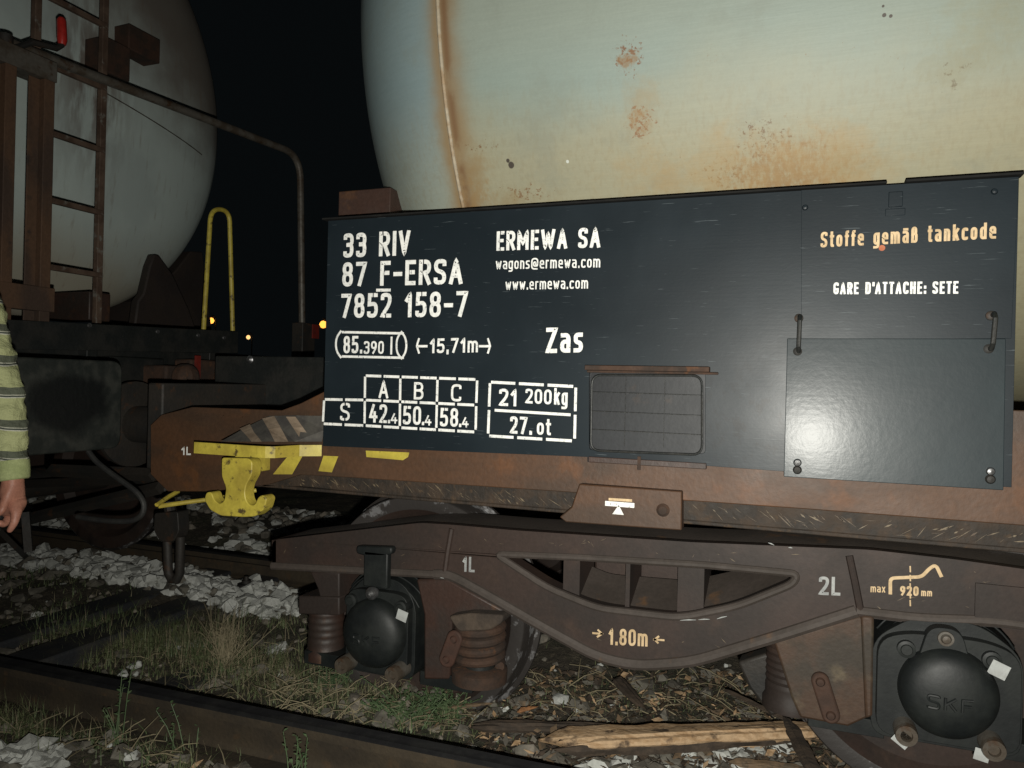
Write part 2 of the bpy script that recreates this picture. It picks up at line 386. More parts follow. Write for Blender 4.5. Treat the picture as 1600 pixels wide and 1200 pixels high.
        o.location = origin - pl; WLOC[o.name] = origin
        if bevel:
            b = o.modifiers.new('bevel', 'BEVEL'); b.width = bevel; b.segments = 2; b.limit_method = 'ANGLE'; b.angle_limit = R(40)
        if label: o['label'] = label
        if kind: o['kind'] = kind
        return o
def tag(o, label, cat, group=None):
    o['label'] = label; o['category'] = cat
    if group: o['group'] = group
    return o
def thing(name, loc, label, cat, group=None):
    o = bpy.data.objects.new(name, None); COL.objects.link(o); o.location = loc; o.empty_display_size = .2
    WLOC[o.name] = Vector(loc); return tag(o, label, cat, group)
def P2(px, py, Y):
    p = at(px, py, Y); return (p.x, p.z)
def PP(lst, Y): return [P2(*q[:2], Y) + tuple(q[2:]) for q in lst]

# ---------------------------------------------------------------- stroke lettering
GL = {
 '0': (.5, [('c', [(0, 0), (1, 0), (1, 1), (0, 1)])]), '1': (.34, [('s', [(0, .72), (.8, 1), (.8, 0)])]),
 '2': (.5, [('r', [(0, .84), (0, 1), (1, 1), (1, .58), (0, 0, 0), (1, 0)])]),
 '3': (.5, [('r', [(0, .88), (0, 1), (1, 1), (1, .53), (.42, .53)]), ('r', [(.42, .53), (1, .53), (1, 0), (0, 0), (0, .12)])]),
 '4': (.55, [('s', [(.5, 1), (0, .28), (1, .28)]), ('s', [(.72, .55), (.72, 0)])]),
 '5': (.5, [('r', [(.95, 1), (.08, 1, 0), (.04, .55, 0), (1, .6), (1, 0), (0, 0), (0, .12)])]),
 '7': (.5, [('s', [(0, 1), (1, 1), (.3, 0)])]),
 '8': (.5, [('c', [(.04, .53), (.96, .53), (.96, 1), (.04, 1)]), ('c', [(0, 0), (1, 0), (1, .53), (0, .53)])]),
 '9': (.5, [('c', [(0, .45), (1, .45), (1, 1), (0, 1)]), ('r', [(1, .8), (1, .42), (.35, 0)])]),
 'R': (.52, [('r', [(0, 0), (0, 1, 0), (1, 1), (1, .48), (0, .48)]), ('s', [(.5, .48), (1, 0)])]),
 'I': (.16, [('s', [(.5, 0), (.5, 1)])]), 'V': (.54, [('s', [(0, 1), (.5, 0), (1, 1)])]),
 'F': (.46, [('s', [(0, 0), (0, 1), (1, 1)]), ('s', [(0, .52), (.85, .52)])]), '-': (.4, [('s', [(0, .45), (1, .45)])]),
 'E': (.46, [('s', [(1, 1), (0, 1), (0, 0), (1, 0)]), ('s', [(0, .52), (.85, .52)])]),
 'S': (.52, [('r', [(1, .86), (1, 1), (0, 1), (0, .56), (1, .46), (1, 0), (0, 0), (0, .14)])]),
 'A': (.56, [('s', [(0, 0), (.5, 1), (1, 0)]), ('s', [(.2, .3), (.8, .3)])]), 'Z': (.52, [('s', [(0, 1), (1, 1), (0, 0), (1, 0)])]),
 'M': (.66, [('s', [(0, 0), (0, 1), (.5, .3), (1, 1), (1, 0)])]), 'W': (.8, [('s', [(0, 1), (.25, 0), (.5, .85), (.75, 0), (1, 1)])]),
 'B': (.52, [('r', [(0, 0, 0), (0, 1, 0), (.94, 1), (.94, .53), (0, .53)]), ('r', [(0, .53), (1, .53), (1, 0), (0, 0)])]),
 'C': (.52, [('r', [(1, .84), (1, 1), (0, 1), (0, 0), (1, 0), (1, .16)])]), 'D': (.52, [('c', [(0, 0, 0), (1, 0), (1, 1), (0, 1, 0)])]),
 'G': (.52, [('r', [(1, .86), (1, 1), (0, 1), (0, 0), (1, 0), (1, .42, 0), (.62, .42)])]), 'T': (.48, [('s', [(0, 1), (1, 1)]), ('s', [(.5, 1), (.5, 0)])]),
 'H': (.52, [('s', [(0, 0), (0, 1)]), ('s', [(1, 0), (1, 1)]), ('s', [(0, .52), (1, .52)])]), 'L': (.44, [('s', [(0, 1), (0, 0), (1, 0)])]),
 'K': (.52, [('s', [(0, 0), (0, 1)]), ('s', [(1, 1), (0, .42)]), ('s', [(.35, .6), (1, 0)])]),
 'a': (.46, [('r', [(.05, .72), (1, .72), (1, 0)]), ('r', [(1, .42), (0, .42), (0, 0), (1, 0)])]),
 'o': (.46, [('c', [(0, 0), (1, 0), (1, .72), (0, .72)])]), 'n': (.44, [('r', [(0, 0), (0, .72, 0), (1, .72), (1, 0)])]),
 'm': (.68, [('r', [(0, 0), (0, .72, 0), (.5, .72), (.5, 0)]), ('r', [(.5, .5), (.5, .72), (1, .72), (1, 0)])]),
 'r': (.32, [('s', [(0, 0), (0, .72)]), ('r', [(0, .5), (0, .72), (1, .72)])]),
 'e': (.46, [('r', [(0, .36), (1, .36, 0), (1, .72), (0, .72), (0, 0), (1, 0)])]),
 'c': (.44, [('r', [(1, .66), (1, .72), (0, .72), (0, 0), (1, 0), (1, .06)])]), 'd': (.46, [('c', [(0, 0), (1, 0), (1, .72), (0, .72)]), ('s', [(1, 0), (1, 1)])]),
 's': (.42, [('r', [(.95, .72), (0, .72), (0, .39), (1, .34), (1, 0), (.02, 0)])]),
 'w': (.62, [('s', [(0, .72), (.25, 0), (.5, .62), (.75, 0), (1, .72)])]), 'l': (.16, [('s', [(.5, 0), (.5, 1)])]),
 't': (.34, [('r', [(.4, 1), (.4, 0), (1, 0)]), ('s', [(0, .72), (1, .72)])]), 'f': (.32, [('r', [(.4, 0), (.4, 1), (1, 1)]), ('s', [(0, .68), (1, .68)])]),
 'k': (.44, [('s', [(0, 0), (0, 1)]), ('s', [(1, .72), (0, .28)]), ('s', [(.4, .44), (1, 0)])]),
 'g': (.46, [('c', [(0, 0), (1, 0), (1, .72), (0, .72)]), ('r', [(1, .72), (1, -.28), (0, -.28)])]),
 'ä': (.46, [('r', [(.05, .72), (1, .72), (1, 0)]), ('r', [(1, .42), (0, .42), (0, 0), (1, 0)]), ('s', [(.15, .93), (.3, .93)]), ('s', [(.7, .93), (.85, .93)])]),
 'ß': (.46, [('r', [(0, 0), (0, 1), (.85, 1), (.85, .56), (.4, .56)]), ('r', [(.4, .56), (1, .56), (1, 0), (.35, 0)])]),
 'x': (.42, [('s', [(0, .72), (1, 0)]), ('s', [(0, 0), (1, .72)])]), '@': (.74, [('r', [(.7, .2), (.7, .6), (.32, .6), (.32, .2), (.7, .2), (1, .2), (1, .95), (0, .95), (0, -.1), (.9, -.1)])]),
 '.': (.15, [('s', [(.5, -.02), (.5, .07)])]), ',': (.15, [('s', [(.6, .08), (.3, -.12)])]), ':': (.15, [('s', [(.5, 0), (.5, .1)]), ('s', [(.5, .5), (.5, .6)])]),
 "'": (.14, [('s', [(.5, 1), (.5, .78)])]), ' ': (.36, []),
}
ROUND = set('0235689SCGaeogs@cäd'); STEM = set('EFRBDP'); 
LIFT = [0]
def glyph_strip(mb, pts, t, tf, keep=None, caps=True):
    LIFT[0] = (LIFT[0] + 1) % 6; base = LIFT[0] * .00016
    pts = [Vector(p) for p in pts]; pts = [p for i, p in enumerate(pts) if i == 0 or (p - pts[i - 1]).length > t * .02]
    if caps and (pts[0] - pts[-1]).length > 1e-6:      # square ends
        pts[0] = pts[0] + (pts[0] - pts[1]).normalized() * t * .48
        pts[-1] = pts[-1] + (pts[-1] - pts[-2]).normalized() * t * .48
    # resample, then lay a ribbon of width t with mitred joints
    D = []
    for i in range(len(pts) - 1):
        a, b = Vector(pts[i]), Vector(pts[i + 1]); k = max(1, int((b - a).length / (t * .28)))
        for j in range(k): D.append(a.lerp(b, j / k))
    D.append(Vector(pts[-1]))
    loop = (D[0] - D[-1]).length < 1e-6
    L = []; Rr = []
    for i, p in enumerate(D):
        a = D[i - 1] if i > 0 else (D[-2] if loop else None); b = D[i + 1] if i < len(D) - 1 else (D[1] if loop else None)
        d1 = (p - a).normalized() if a is not None else None; d2 = (b - p).normalized() if b is not None else None
        if d1 is None: d1 = d2
        if d2 is None: d2 = d1
        n1 = Vector((-d1.y, d1.x)); n2 = Vector((-d2.y, d2.x)); nn = n1 + n2
        if nn.length < .3: nn = n1
        else: nn = nn.normalized() / max(.68, nn.normalized().dot(n1))
        L.append(p + nn * t / 2); Rr.append(p - nn * t / 2)
    for i in range(len(D) - 1):
        mid = (D[i] + D[i + 1]) / 2
        if keep and not keep(mid): continue
        lf = base + (i % 5) * .00003
        mb.add([Vector(tf(q)) - Vector((0, lf, 0)) for q in (Rr[i], Rr[i + 1], L[i + 1], L[i])], [(0, 1, 2, 3)])
def text_into(mb, txt, p0, p1, capz, Y, weight=.165, stencil=True, space=.13, lift=.002, capwid=1.0):
    """text from px p0 to px p1 (baseline ends) with cap height of capz px, on plane Y"""
    a = at(*p0, Y); b = at(*p1, Y); mid = ((p0[0] + p1[0]) / 2, (p0[1] + p1[1]) / 2)
    h = at(mid[0], mid[1] - capz, Y).z - at(mid[0], mid[1], Y).z
    wtot = sum(GL[ch][0] for ch in txt) + space * (len(txt) - 1)
    kx = (b.x - a.x) / (wtot * h); slope = (b.z - a.z) / (b.x - a.x)
    x = 0.0; t = weight * h
    for ch in txt:
        W, strokes = GL[ch]; Wm = W * h * kx
        def mp(q): return Vector((x * h * kx + t / 2 + q[0] * max(Wm - t, .0005), t / 2 + q[1] * (h - t)))
        for kind, pts in strokes:
            rr = max(min(.26 * h, Wm * .5), t * .55)
            pl = [tuple(mp(q)) + ((0,) if (len(q) > 2 or kind == 's') else (rr,)) for q in pts]
            path = roundpoly(pl, 0, closed=(kind == 'c'), n=5)
            if kind == 'c': path.append(path[0].copy())
            x0 = x * h * kx
            keep = None
            if stencil:
                g = .024 * h
                if ch in ROUND and h > .06:
                    keep = lambda q: not (abs(q.x - x0 - Wm / 2) < g and not (.3 * h < q.y < .66 * h))
                elif ch in STEM and h > .06:
                    keep = lambda q: not (t * 1.0 < q.x - x0 < t * 1.0 + g * 1.6)
                elif ch == 'A' and h > .06:
                    keep = lambda q: not (abs(q.y - .82 * h) < g and q.x - x0 > Wm / 2)
            tf = lambda q: (a.x + q.x, Y - lift, a.z + q.y + q.x * slope)
            glyph_strip(mb, path, t, tf, keep)
        x += W + space
def line_into(mb, pts, wpx, Y, lift=.002, dash=None, closed=False):
    P = [P2(*q, Y) for q in pts]
    if closed: P.append(P[0])
    z = (at(pts[0][0], pts[0][1], Y) - CAM).dot(_f); t = wpx * z / FPX
    for i in range(len(P) - 1):
        a, b = Vector(P[i]), Vector(P[i + 1]); L = (b - a).length
        segs = [(0, 1)]
        if dash:
            k = max(1, round(L / dash)); segs = [((j + .0) / k + .04 / k, (j + 1) / k - .09 / k) for j in range(k)]
        for u, v in segs: 
            d = (b - a).normalized() * (t * .45)
            A = a.lerp(b, u); B = a.lerp(b, v)
            if u == 0: A = A - d
            if v == 1: B = B + d
            n_ = Vector((-d.y, d.x)).normalized() * t / 2
            mb.add([(q.x, Y - lift, q.y) for q in (A - n_, B - n_, B + n_, A + n_)], [(0, 1, 2, 3)])
def curve_into(mb, pts, wpx, Y, lift=.002, r=.02):
    P = roundpoly([P2(*q, Y) for q in pts], r, closed=False)
    z = (at(pts[0][0], pts[0][1], Y) - CAM).dot(_f)
    glyph_strip(mb, P, wpx * z / FPX, lambda q: (q.x, Y - lift, q.y))
def lettering(parent, mat, items, name='lettering', label=None):
    mb = MB()
    for it in items:
        it[0](mb, *it[1:-1], **it[-1])
    return mb.build(name, mat, parent, smooth=0, label=label)
T, LN, CV = text_into, line_into, curve_into
exec_parts = []
# ================================================================ ground, tracks
RAILZ = .26
def gh(x, y):
    h = .085 + .05 * (noise.noise(Vector((x * .9, y * .9, 0)))) + .035 * noise.noise(Vector((x * 3.1, y * 3.1, 4)))
    if -7 < x < -1.6 and 2.75 < y < 3.85:      # white ballast heaped against the far rail
        h += .05 * max(0, min(1, (y - 2.75) / .6)) * (1 - .6 * max(0, min(1, (y - 3.3) / .4))) * max(0, min(1, (-1.6 - x) / .7))
    if y > 4.0: h += min(.12, (y - 4.0) * .15)
    if y > 7: h += min(.25, (y - 7) * .03)
    if y < 1.9: h += .035
    if abs(x) > 20 or abs(y) > 20: h *= .6
    return h
def axis(lo, a, b, hi, step):
    v = []; x = a
    while x < b: v.append(x); x += step
    s_ = step; x = a
    while x > lo: s_ *= 1.35; x -= s_; v.insert(0, x)
    s_ = step; x = b
    while x < hi: v.append(x); s_ *= 1.35; x += s_
    v.append(x); return v
gx = axis(-260, -9, 3.2, 260, .06); gy = axis(-120, .9, 6.5, 320, .06)
mb = MB(); nx = len(gx)
mb.add([(x, y, gh(x, y) + (.02 * noise.noise(Vector((x * 9, y * 9, 1))) if abs(x) < 12 and abs(y) < 10 else 0)) for y in gy for x in gx],
       [(j * nx + i, j * nx + i + 1, (j + 1) * nx + i + 1, (j + 1) * nx + i) for j in range(len(gy) - 1) for i in range(nx - 1)])
mb.build('ground', 'ground', kind='structure', smooth=180)

RP = [(-.075, 0), (.075, 0), (.075, .011), (.02, .03), (.0085, .045), (.0085, .118), (.034, .132), (.036, .160), (.026, .170), (-.026, .170), (-.036, .160), (-.034, .132), (-.0085, .118), (-.0085, .045), (-.02, .03), (-.075, .011)]
def rail(y0, ang, label, x0=-45, x1=30):
    mb = MB(); poly = [(y0 + a, RAILZ - .17 + b) for a, b in RP]
    n = len(poly); vs = []
    for x in (x0, x1):
        vs += [(x, p[0] + (x + 1) * ang, p[1]) for p in poly]
    for i in range(n):
        mb.mat(1 if i in (7, 8, 9) else 0)
        j = (i + 1) % n; mb.add([vs[i], vs[j], vs[n + j], vs[n + i]], [(0, 1, 2, 3)])
    o = mb.build('rail', ['railside', 'railtop'], smooth=30)
    return tag(o, label, 'rail', 'rails of the track')
rail(2.09, .026, 'nearest rusty rail with unlit top painted black crossing the bottom left foreground')
rail(3.86, 0, 'farther rail behind the white ballast heap, carrying the grey wagon wheel')
c = gz(385, 905, .2)
tag(MB().lathe([(.0005, .055), (.012, .052), (.014, .03), (.026, .03), (.026, .012), (.05, .010), (.05, 0)], (c.x, c.y, .165), 'Z', 12).build('rail_bolt', 'grime'), 'small dark screw standing among the white stones beside the farther rail', 'screw')
# steel sleepers between the rails, mostly buried
for k, (x, lab) in enumerate(((-7.0, 0), (-6.4, 0), (-5.8, 0), (-5.2, 0), (-4.5, 0), (-3.44, 'dark sleeper lying bare between grass and stones, left of its pair'), (-3.08, 'dark sleeper lying bare below the white ballast, right of its pair'), (-2.45, 0), (-1.85, 0), (-.1, 0), (.55, 0), (1.2, 0), (1.8, 0))):
    vis = bool(lab); zt = .150 if vis else .075
    mb = MB(); mb.prismx([(1.75, zt - .16), (1.75, zt - .03), (1.79, zt), (4.2, zt), (4.24, zt - .03), (4.24, zt - .16)], x - .1, x + .1)
    o = mb.build('sleeper', 'sleeper', bevel=.012)
    tag(o, lab or 'half buried dark sleeper under the track ballast', 'sleeper', 'sleepers of the track')
    if not vis: continue

# ================================================================ right-hand tank wagon
W = thing('tank_wagon', (4.7, 3.57, .1), 'large cream tank wagon with black data board, derailed in the foreground on the right', 'tank wagon')
TZ, TR = 2.75, 1.45
prof = []
for k in range(13):
    a = math.pi / 2 * k / 12; prof.append((TR * math.sin(a) if k else .0005, -1.105 - .76 * math.cos(a)))
prof += [(TR, x) for x in (-.5, .5, 2, 4, 6, 8, 10)]
for k in range(13):
    a = math.pi / 2 * (12 - k) / 12; prof.append((TR * math.sin(a) if k < 12 else .0005, 10.6 + .76 * math.cos(a)))
mb = MB().lathe(prof, (0, 3.57, TZ), 'X', 160)
tank = mb.build('tank', 'tank', W, origin=(0, 3.57, TZ), smooth=40)
mb = MB().lathe([(TR - .004, -1.113), (TR + .004, -1.111), (TR + .008, -1.105), (TR + .004, -1.099), (TR - .004, -1.097)], (0, 3.57, TZ), 'X', 160)
mb.build('weld_seam', surf('grey_weld_bead', (.33, .28, .20), (.26, .18, .10), 20, rough=.6), tank)
# saddle carrying the left end of the tank
a = P2(529, 299, 2.40); b = P2(610, 299, 2.40)
mb = MB(); th = [R(k) for k in range(205, 336, 10)]
poly = [(2.40, 1.2), (2.40, a[1]), (2.52, a[1])] + [(3.57 + 1.47 * math.cos(t), TZ + 1.47 * math.sin(t)) for t in th if 2.72 < 3.57 + 1.47 * math.cos(t) < 4.42 and TZ + 1.47 * math.sin(t) < a[1]] + [(4.44, a[1]), (4.52, a[1]), (4.52, 1.2)]
mb.prismx(poly, a[0], b[0]); mb.build('saddle', 'brown', W, bevel=.004)

YS = 2.33
wtop = P2(512, 609, YS)[1]
webp = PP([(235, 664), (252, 648), (300, 636), (440, 641), (470, 630), (512, 609)], YS) + [(9.4, wtop), (9.4, P2(1250, 795, YS)[1])]
webp += PP([(1250, 795), (870, 768), (560, 747), (470, 742), (420, 757), (330, 768), (262, 768), (235, 741)], YS)
mb = MB().prism(webp, YS, YS + .03)
# lower flange: greasy strip set back under the web, with a sloping face and scratches
low = PP([(400, 756), (470, 741), (560, 746), (870, 767), (1250, 794)], YS)
x1 = 9.4
zf = [P2(560, 768, YS)[1], P2(870, 797, YS)[1], P2(1250, 830, YS)[1]]
mb.mat(1); zb = sum(zf) / 3
mb.prism(PP([(400, 761), (470, 760)], YS + .012) + [(P2(560, 768, YS)[0], zb), (x1, zb), (x1, low[-1][1] + .01), (low[2][0], low[2][1] + .01), (low[1][0], low[1][1] + .01)], YS + .012, YS + .05)
mb.mat(1); mb.box((-2.0, YS + .012, zb - .012), (x1, YS + .14, zb))
# raised cast letters near the end
mb.mat(0)
text_into(mb, '85 71 1', (304, 657), (382, 664), 13, YS, weight=.16, stencil=False, lift=.004)
sole = mb.build('sole_bar', ['solebar', 'dirt'], W, bevel=.003)
rnd = random.Random(5); mb = MB()
for k in range(170):
    x = rnd.uniform(-1.75, 1.1); z = rnd.uniform(zb + .006, low[2][1] - .01); ln = .006 + .026 * rnd.random() ** 2; an = rnd.gauss(-.62, .14) if x < .12 else rnd.gauss(.55, .2)
    d = Vector((math.cos(an), math.sin(an))) * ln; n_ = Vector((-d.y, d.x)).normalized() * (.0005 + .0022 * rnd.random() ** 3)
    q = Vector((x, z))
    z = min(max(z, zb + .004 + abs(d.y)), low[2][1] - .004 - abs(d.y)); q.y = z
    mb.add([(p.x, YS + .0105, p.y) for p in (q - d, q - n_, q + d, q + n_)], [(0, 1, 2, 3)])
mb.build('scratch_marks', 'scratch', sole, smooth=0)
mb = MB(); LNw = line_into
T(mb, '1L', (284, 711), (299, 711), 13, YS, weight=.2, stencil=False)
mb.build('lettering', 'white', sole, smooth=0)
for q in ([(450, 713), (473, 713), (457, 741), (427, 741)], [(506, 712), (529, 713), (519, 738), (498, 736)], [(392, 715), (410, 716), (404, 744), (392, 742)], [(572, 704), (640, 707), (638, 714), (630, 719), (573, 714)]):
    P = PP(q, YS); MB().add([(p[0], YS - .002, p[1]) for p in P], [tuple(range(len(P)))]).build('warning_stripe', 'yellow', sole, smooth=0)
MB().prism([(-2.43, .98), (-2.43, 1.3), (9.4, 1.3), (9.4, .98)], 4.78, 4.81).build('sole_bar', 'solebar', W, bevel=.003)
# jacking plate
jp = PP([(905, 756), (1065, 768), (1065, 829), (884, 816), (874, 808), (893, 792)], YS - .03)
jack = MB().prism(jp, YS - .03, YS + .02).build('jacking_plate', 'solebar', sole, bevel=.004)
mb = MB(); LNw(mb, [(949, 786.5), (988, 789.5)], 7.5, YS - .03)
P = PP([(957, 803), (975, 804.5), (967, 789)], YS - .03); mb.add([(p[0], YS - .032, p[1]) for p in P], [(0, 1, 2)])
T2 = mb.build('lettering', 'white', sole, smooth=0)
mb = MB(); LNw(mb, [(953, 780), (986, 782)], 4, YS - .03); mb.build('paint_smear', 'cream', sole, smooth=0)
c = at(1036, 797, YS - .03); MB().lathe([(.0005, -.012), (.012, -.010), (.02, -.002), (.02, .01)], c, 'Y', 16).build('bolt', 'rust', sole)

# headstock and buffers of this wagon
mb = MB(); mb.box((-2.50, 2.37, .98), (-2.42, 4.77, 1.33)); mb.box((-2.42, 3.35, 1.0), (9.3, 3.8, 1.25))
hs = mb.build('headstock', 'grime', W, bevel=.008)
mb = MB()
for z in (1.14, 1.40): pass
for yb in (2.72, 4.42):
    mb = MB().lathe([(.0005, -3.00), (.12, -2.99), (.2, -2.96), (.2, -2.94), (.085, -2.93), (.085, -2.62), (.13, -2.62), (.13, -2.50)], (0, yb, 1.13), 'X', 32)
    mb.build('buffer', 'grime', W)
# black box bolted on the headstock behind the board
a = ats(330, 560, -2.51); b = ats(512, 630, -2.51)
a = at(336, 556, 3.0); b = at(520, 640, 3.0)
bx = MB().box((a.x, 3.0, b.z), (b.x, 3.08, a.z)).build('guard_plate', 'black', W, bevel=.006)
for px, py in ((390, 562), (391, 610)):
    c = at(px, py, 3.0); MB().lathe([(.0005, -.014), (.009, -.013), (.016, -.004), (.02, 0), (.02, .01)], c, 'Y', 16).build('bolt', 'steel', bx)

# data board
YB = 2.28
bl, bt = -1.59, 1.918
brd = [P2(505, 697, YB), P2(920, 714, YB), P2(920, 722, YB), P2(1105, 727, YB), P2(1230, 737, YB)]
board_poly = [(bl, bt), (.485, bt), (.485, 1.128), (P2(1230, 737, YB)[0], 1.128), (P2(1230, 737, YB)[0], P2(1230, 737, YB)[1]), (P2(1105, 728, YB)[0], P2(1105, 728, YB)[1]), P2(918, 722, YB), P2(918, 714, YB), (bl, 1.126)]
hole = roundpoly(PP([(920, 580), (1102, 581), (1102, 709), (920, 703)], YB), .012)
ORG = (-.55, YB, 1.52)
mb = MB().holed(board_poly, [hole], YB, YB + .012)
# upper plate at the right and rain strip along the top edge
mb.prism(PP([(1252, 297), (1592, 276), (1580, 529), (1252, 531)], YB - .002), YB - .002, YB - .0005)
board = mb.build('data_board', 'board', W, origin=ORG, smooth=30, bevel=.0015)
mb = MB()
n1 = P2(1385, 290, YB)[0]; n2 = P2(1414, 288, YB)[0]
for x0, x1 in ((bl - .012, -.62), (-.622, n1), (n2, .492)):
    mb.box((x0, YB - .022, bt + .0), (x1, YB + .02, bt + .006 + random.random() * .002))
mb.build('rain_strip', surf('matt_black', (.008, .008, .008), (.012, .012, .011), 9, rough=.8, spec=.2), board, bevel=.002)
mb = MB()
nc = (n1 + n2) / 2
mb.box((nc - .017, YB - .012, bt - .062), (nc + .017, YB - .005, bt - .022)); mb.box((nc - .024, YB - .008, bt - .085), (nc + .024, YB - .005, bt - .066))
mb.build('latch', 'board', board, bevel=.003)
for px, py in ((1258, 324), (1554, 299)):
    c = at(px, py, YB - .004); MB().lathe([(.0005, -.006), (.006, -.005), (.009, .004)], c, 'Y', 14).build('bolt', 'board', board)
# lettering on the board
B_ = YB
mb = MB()
T(mb, '33 RIV', (537, 403), (641, 399), 38.5, B_); T(mb, '87 F-ERSA', (535, 448), (723, 444), 39, B_); LN(mb, [(590, 453.5), (609, 453.3)], 4.5, B_)
T(mb, '7852 158-7', (533, 497), (731, 495), 39, B_, weight=.16); mb.build('lettering', 'white', board, smooth=0, label='wagon number stencilled in three white lines')
mb = MB()
T(mb, '85.', (537, 552), (566, 552), 27, B_, weight=.15); T(mb, '390', (569, 553), (600, 553), 20, B_, weight=.15); T(mb, 'l', (610, 554), (613.5, 554), 28, B_, weight=.12, stencil=False)
LN(mb, [(536, 519), (630, 521)], 3.6, B_); LN(mb, [(536, 557), (630, 559)], 3.6, B_)
CV(mb, [(533, 518), (527, 526), (525, 538), (527, 550), (533, 558)], 3.4, B_, r=.03)
CV(mb, [(628, 519), (634, 527), (636, 540), (634, 552), (628, 560)], 3.4, B_, r=.03)
CV(mb, [(626, 521), (621, 529), (620, 540), (621, 551), (626, 558)], 3.2, B_, r=.03)
mb.build('lettering', 'white', board, smooth=0, label='tank volume in a white capsule outline')
mb = MB()
T(mb, '15,71', (672, 552), (728, 551), 23, B_, weight=.165); T(mb, 'm', (731, 551), (747, 550.5), 24, B_, weight=.15, stencil=False)
CV(mb, [(655, 530), (651.5, 540), (655, 551)], 3.2, B_, r=.02); LN(mb, [(652, 541), (667, 541)], 3.6, B_)
CV(mb, [(763, 530), (766.5, 540), (763, 551)], 3.2, B_, r=.02); LN(mb, [(750, 541), (766, 541)], 3.6, B_)
mb.build('lettering', 'white', board, smooth=0, label='wagon length between two white arrows')
mb = MB(); T(mb, 'Zas', (853, 552), (911, 550.5), 40, B_, weight=.165, stencil=False, lift=.003); mb.build('lettering', 'white', board, smooth=0)
mb = MB()
T(mb, 'ERMEWA SA', (776, 392), (938, 387), 31, B_, weight=.17, space=.12); T(mb, 'wagons@ermewa.com', (775, 421), (938, 418), 17.5, B_, weight=.13, stencil=False, space=.15); T(mb, 'www.ermewa.com', (790, 453), (919, 451), 17, B_, weight=.13, stencil=False, space=.15)
mb.build('lettering', 'white', board, smooth=0, label='owner name and addresses in white')
mb = MB(); T(mb, 'Stoffe gemäß tankcode', (1282, 387), (1556, 373), 25, YB - .004, weight=.155, stencil=False, space=.17); mb.build('lettering', 'cream', board, smooth=0, label='faded cream lettering')
mb = MB(); c = at(1378, 387.5, YB - .004); mb.lathe([(.0005, -.0012), (.008, -.0012)], c, 'Y', 16); mb.build('paint_spot', surf('orange_paint', (.42, .12, .045), (.34, .09, .035), 30, rough=.6), board)
mb = MB(); T(mb, "GARE D'ATTACHE: SETE", (1302, 460), (1497, 459), 19, YB - .004, weight=.17, space=.14); mb.build('lettering', 'white', board, smooth=0, label='home station stencilled in white')
mb = MB(); dsh = .075
for q in ([(571, 587), (746, 593)], [(507, 624), (571, 625)], [(571, 625), (744, 633)], [(505, 662), (571, 665), (744, 675)], [(571, 587), (570.5, 625), (570, 665)], [(626, 590), (625.5, 629), (625, 669)], [(684, 592), (683, 631), (682, 672)], [(746, 593), (744.5, 633), (743.5, 675)], [(507, 624), (505, 662)]):
    LN(mb, q, 4.0, B_, dash=dsh)
T(mb, 'A', (592, 622), (607, 622.5), 28, B_, weight=.14); T(mb, 'B', (647, 624), (662, 624.5), 27, B_, weight=.14); T(mb, 'C', (705, 627), (721, 627.5), 27, B_, weight=.14); T(mb, 'S', (532, 657), (547, 657.5), 28, B_, weight=.14)
for s2, xa, xb, y in (('42', 577, 605, 660), ('50', 630, 658, 663), ('58', 688, 716, 666)):
    T(mb, s2, (xa, y), (xb, y + 1), 29, B_, weight=.15); T(mb, '.', (xb + 1.5, y + 1), (xb + 5, y + 1), 20, B_, weight=.2); T(mb, '4', (xb + 6, y + 1.5), (xb + 16.5, y + 2), 16, B_, weight=.16, stencil=False)
mb.build('lettering', 'white', board, smooth=0, label='white dashed load table')
mb = MB()
for q in ([(766, 597), (900, 604)], [(763, 681), (898, 689)], [(766, 597), (763, 681)], [(900, 604), (898, 689)]): LN(mb, q, 4.4, B_, dash=.085)
LN(mb, [(775, 641), (890, 648)], 4.2, B_)
T(mb, '21', (780, 634), (808, 635), 27, B_, weight=.165); T(mb, '200', (821, 630), (862, 632), 23, B_, weight=.16); T(mb, 'kg', (866, 632), (887, 633.5), 26, B_, weight=.15, stencil=False)
T(mb, '27.', (797, 677), (831, 679), 27, B_, weight=.165); T(mb, 'ot', (839, 679), (861, 680), 25, B_, weight=.155, stencil=False)
mb.build('lettering', 'white', board, smooth=0, label='white tare weight box')
# document holder: recessed back panel, rusty lintel, wire frame
dh0, dh1 = P2(920, 580, YB), P2(1102, 709, YB)
mb = MB().box((dh0[0] - .012, YB + .014, dh1[1] - .014), (dh1[0] + .012, YB + .018, dh0[1] + .012)); 
holder = mb.build('document_holder', surf('holder_black_paint', (.013, .0145, .017), (.018, .020, .023), 4, rough=.5, bump=.08, c=(.03, .022, .018), cscale=12, clo=.62, chi=.75, spec=.35), W)
mb = MB().box((dh0[0] - .006, YB - .028, dh0[1] + .003), (P2(1110, 575, YB)[0], YB + .010, dh0[1] + .018)); mb.tube([(dh0[0], YB - .02, dh0[1] - .001), (P2(1124, 580, YB)[0], YB - .02, dh0[1] - .001)], .0035)
mb.build('lintel', 'rust', holder, bevel=.002)
mb = MB(); fr = roundpoly(PP([(925, 586), (1097, 587), (1097, 711), (923, 704)], YB - .008), .03)
mb.tube([(p.x, YB - .008, p.y) for p in fr], .0035, 8, closed=True)
for y in (0.27, .52, .76):
    za = dh0[1] * (1 - y) + dh1[1] * y; mb.tube([(dh0[0] + .012, YB - .006, za), (dh1[0] - .01, YB - .006, za - .002)], .0011, 6)
for xk in (.33, .66):
    xa = dh0[0] * (1 - xk) + dh1[0] * xk; mb.tube([(xa, YB - .004, dh0[1] - .012), (xa, YB - .004, dh1[1] + .012)], .0010, 6)
mb.build('wire_frame', 'black', holder)
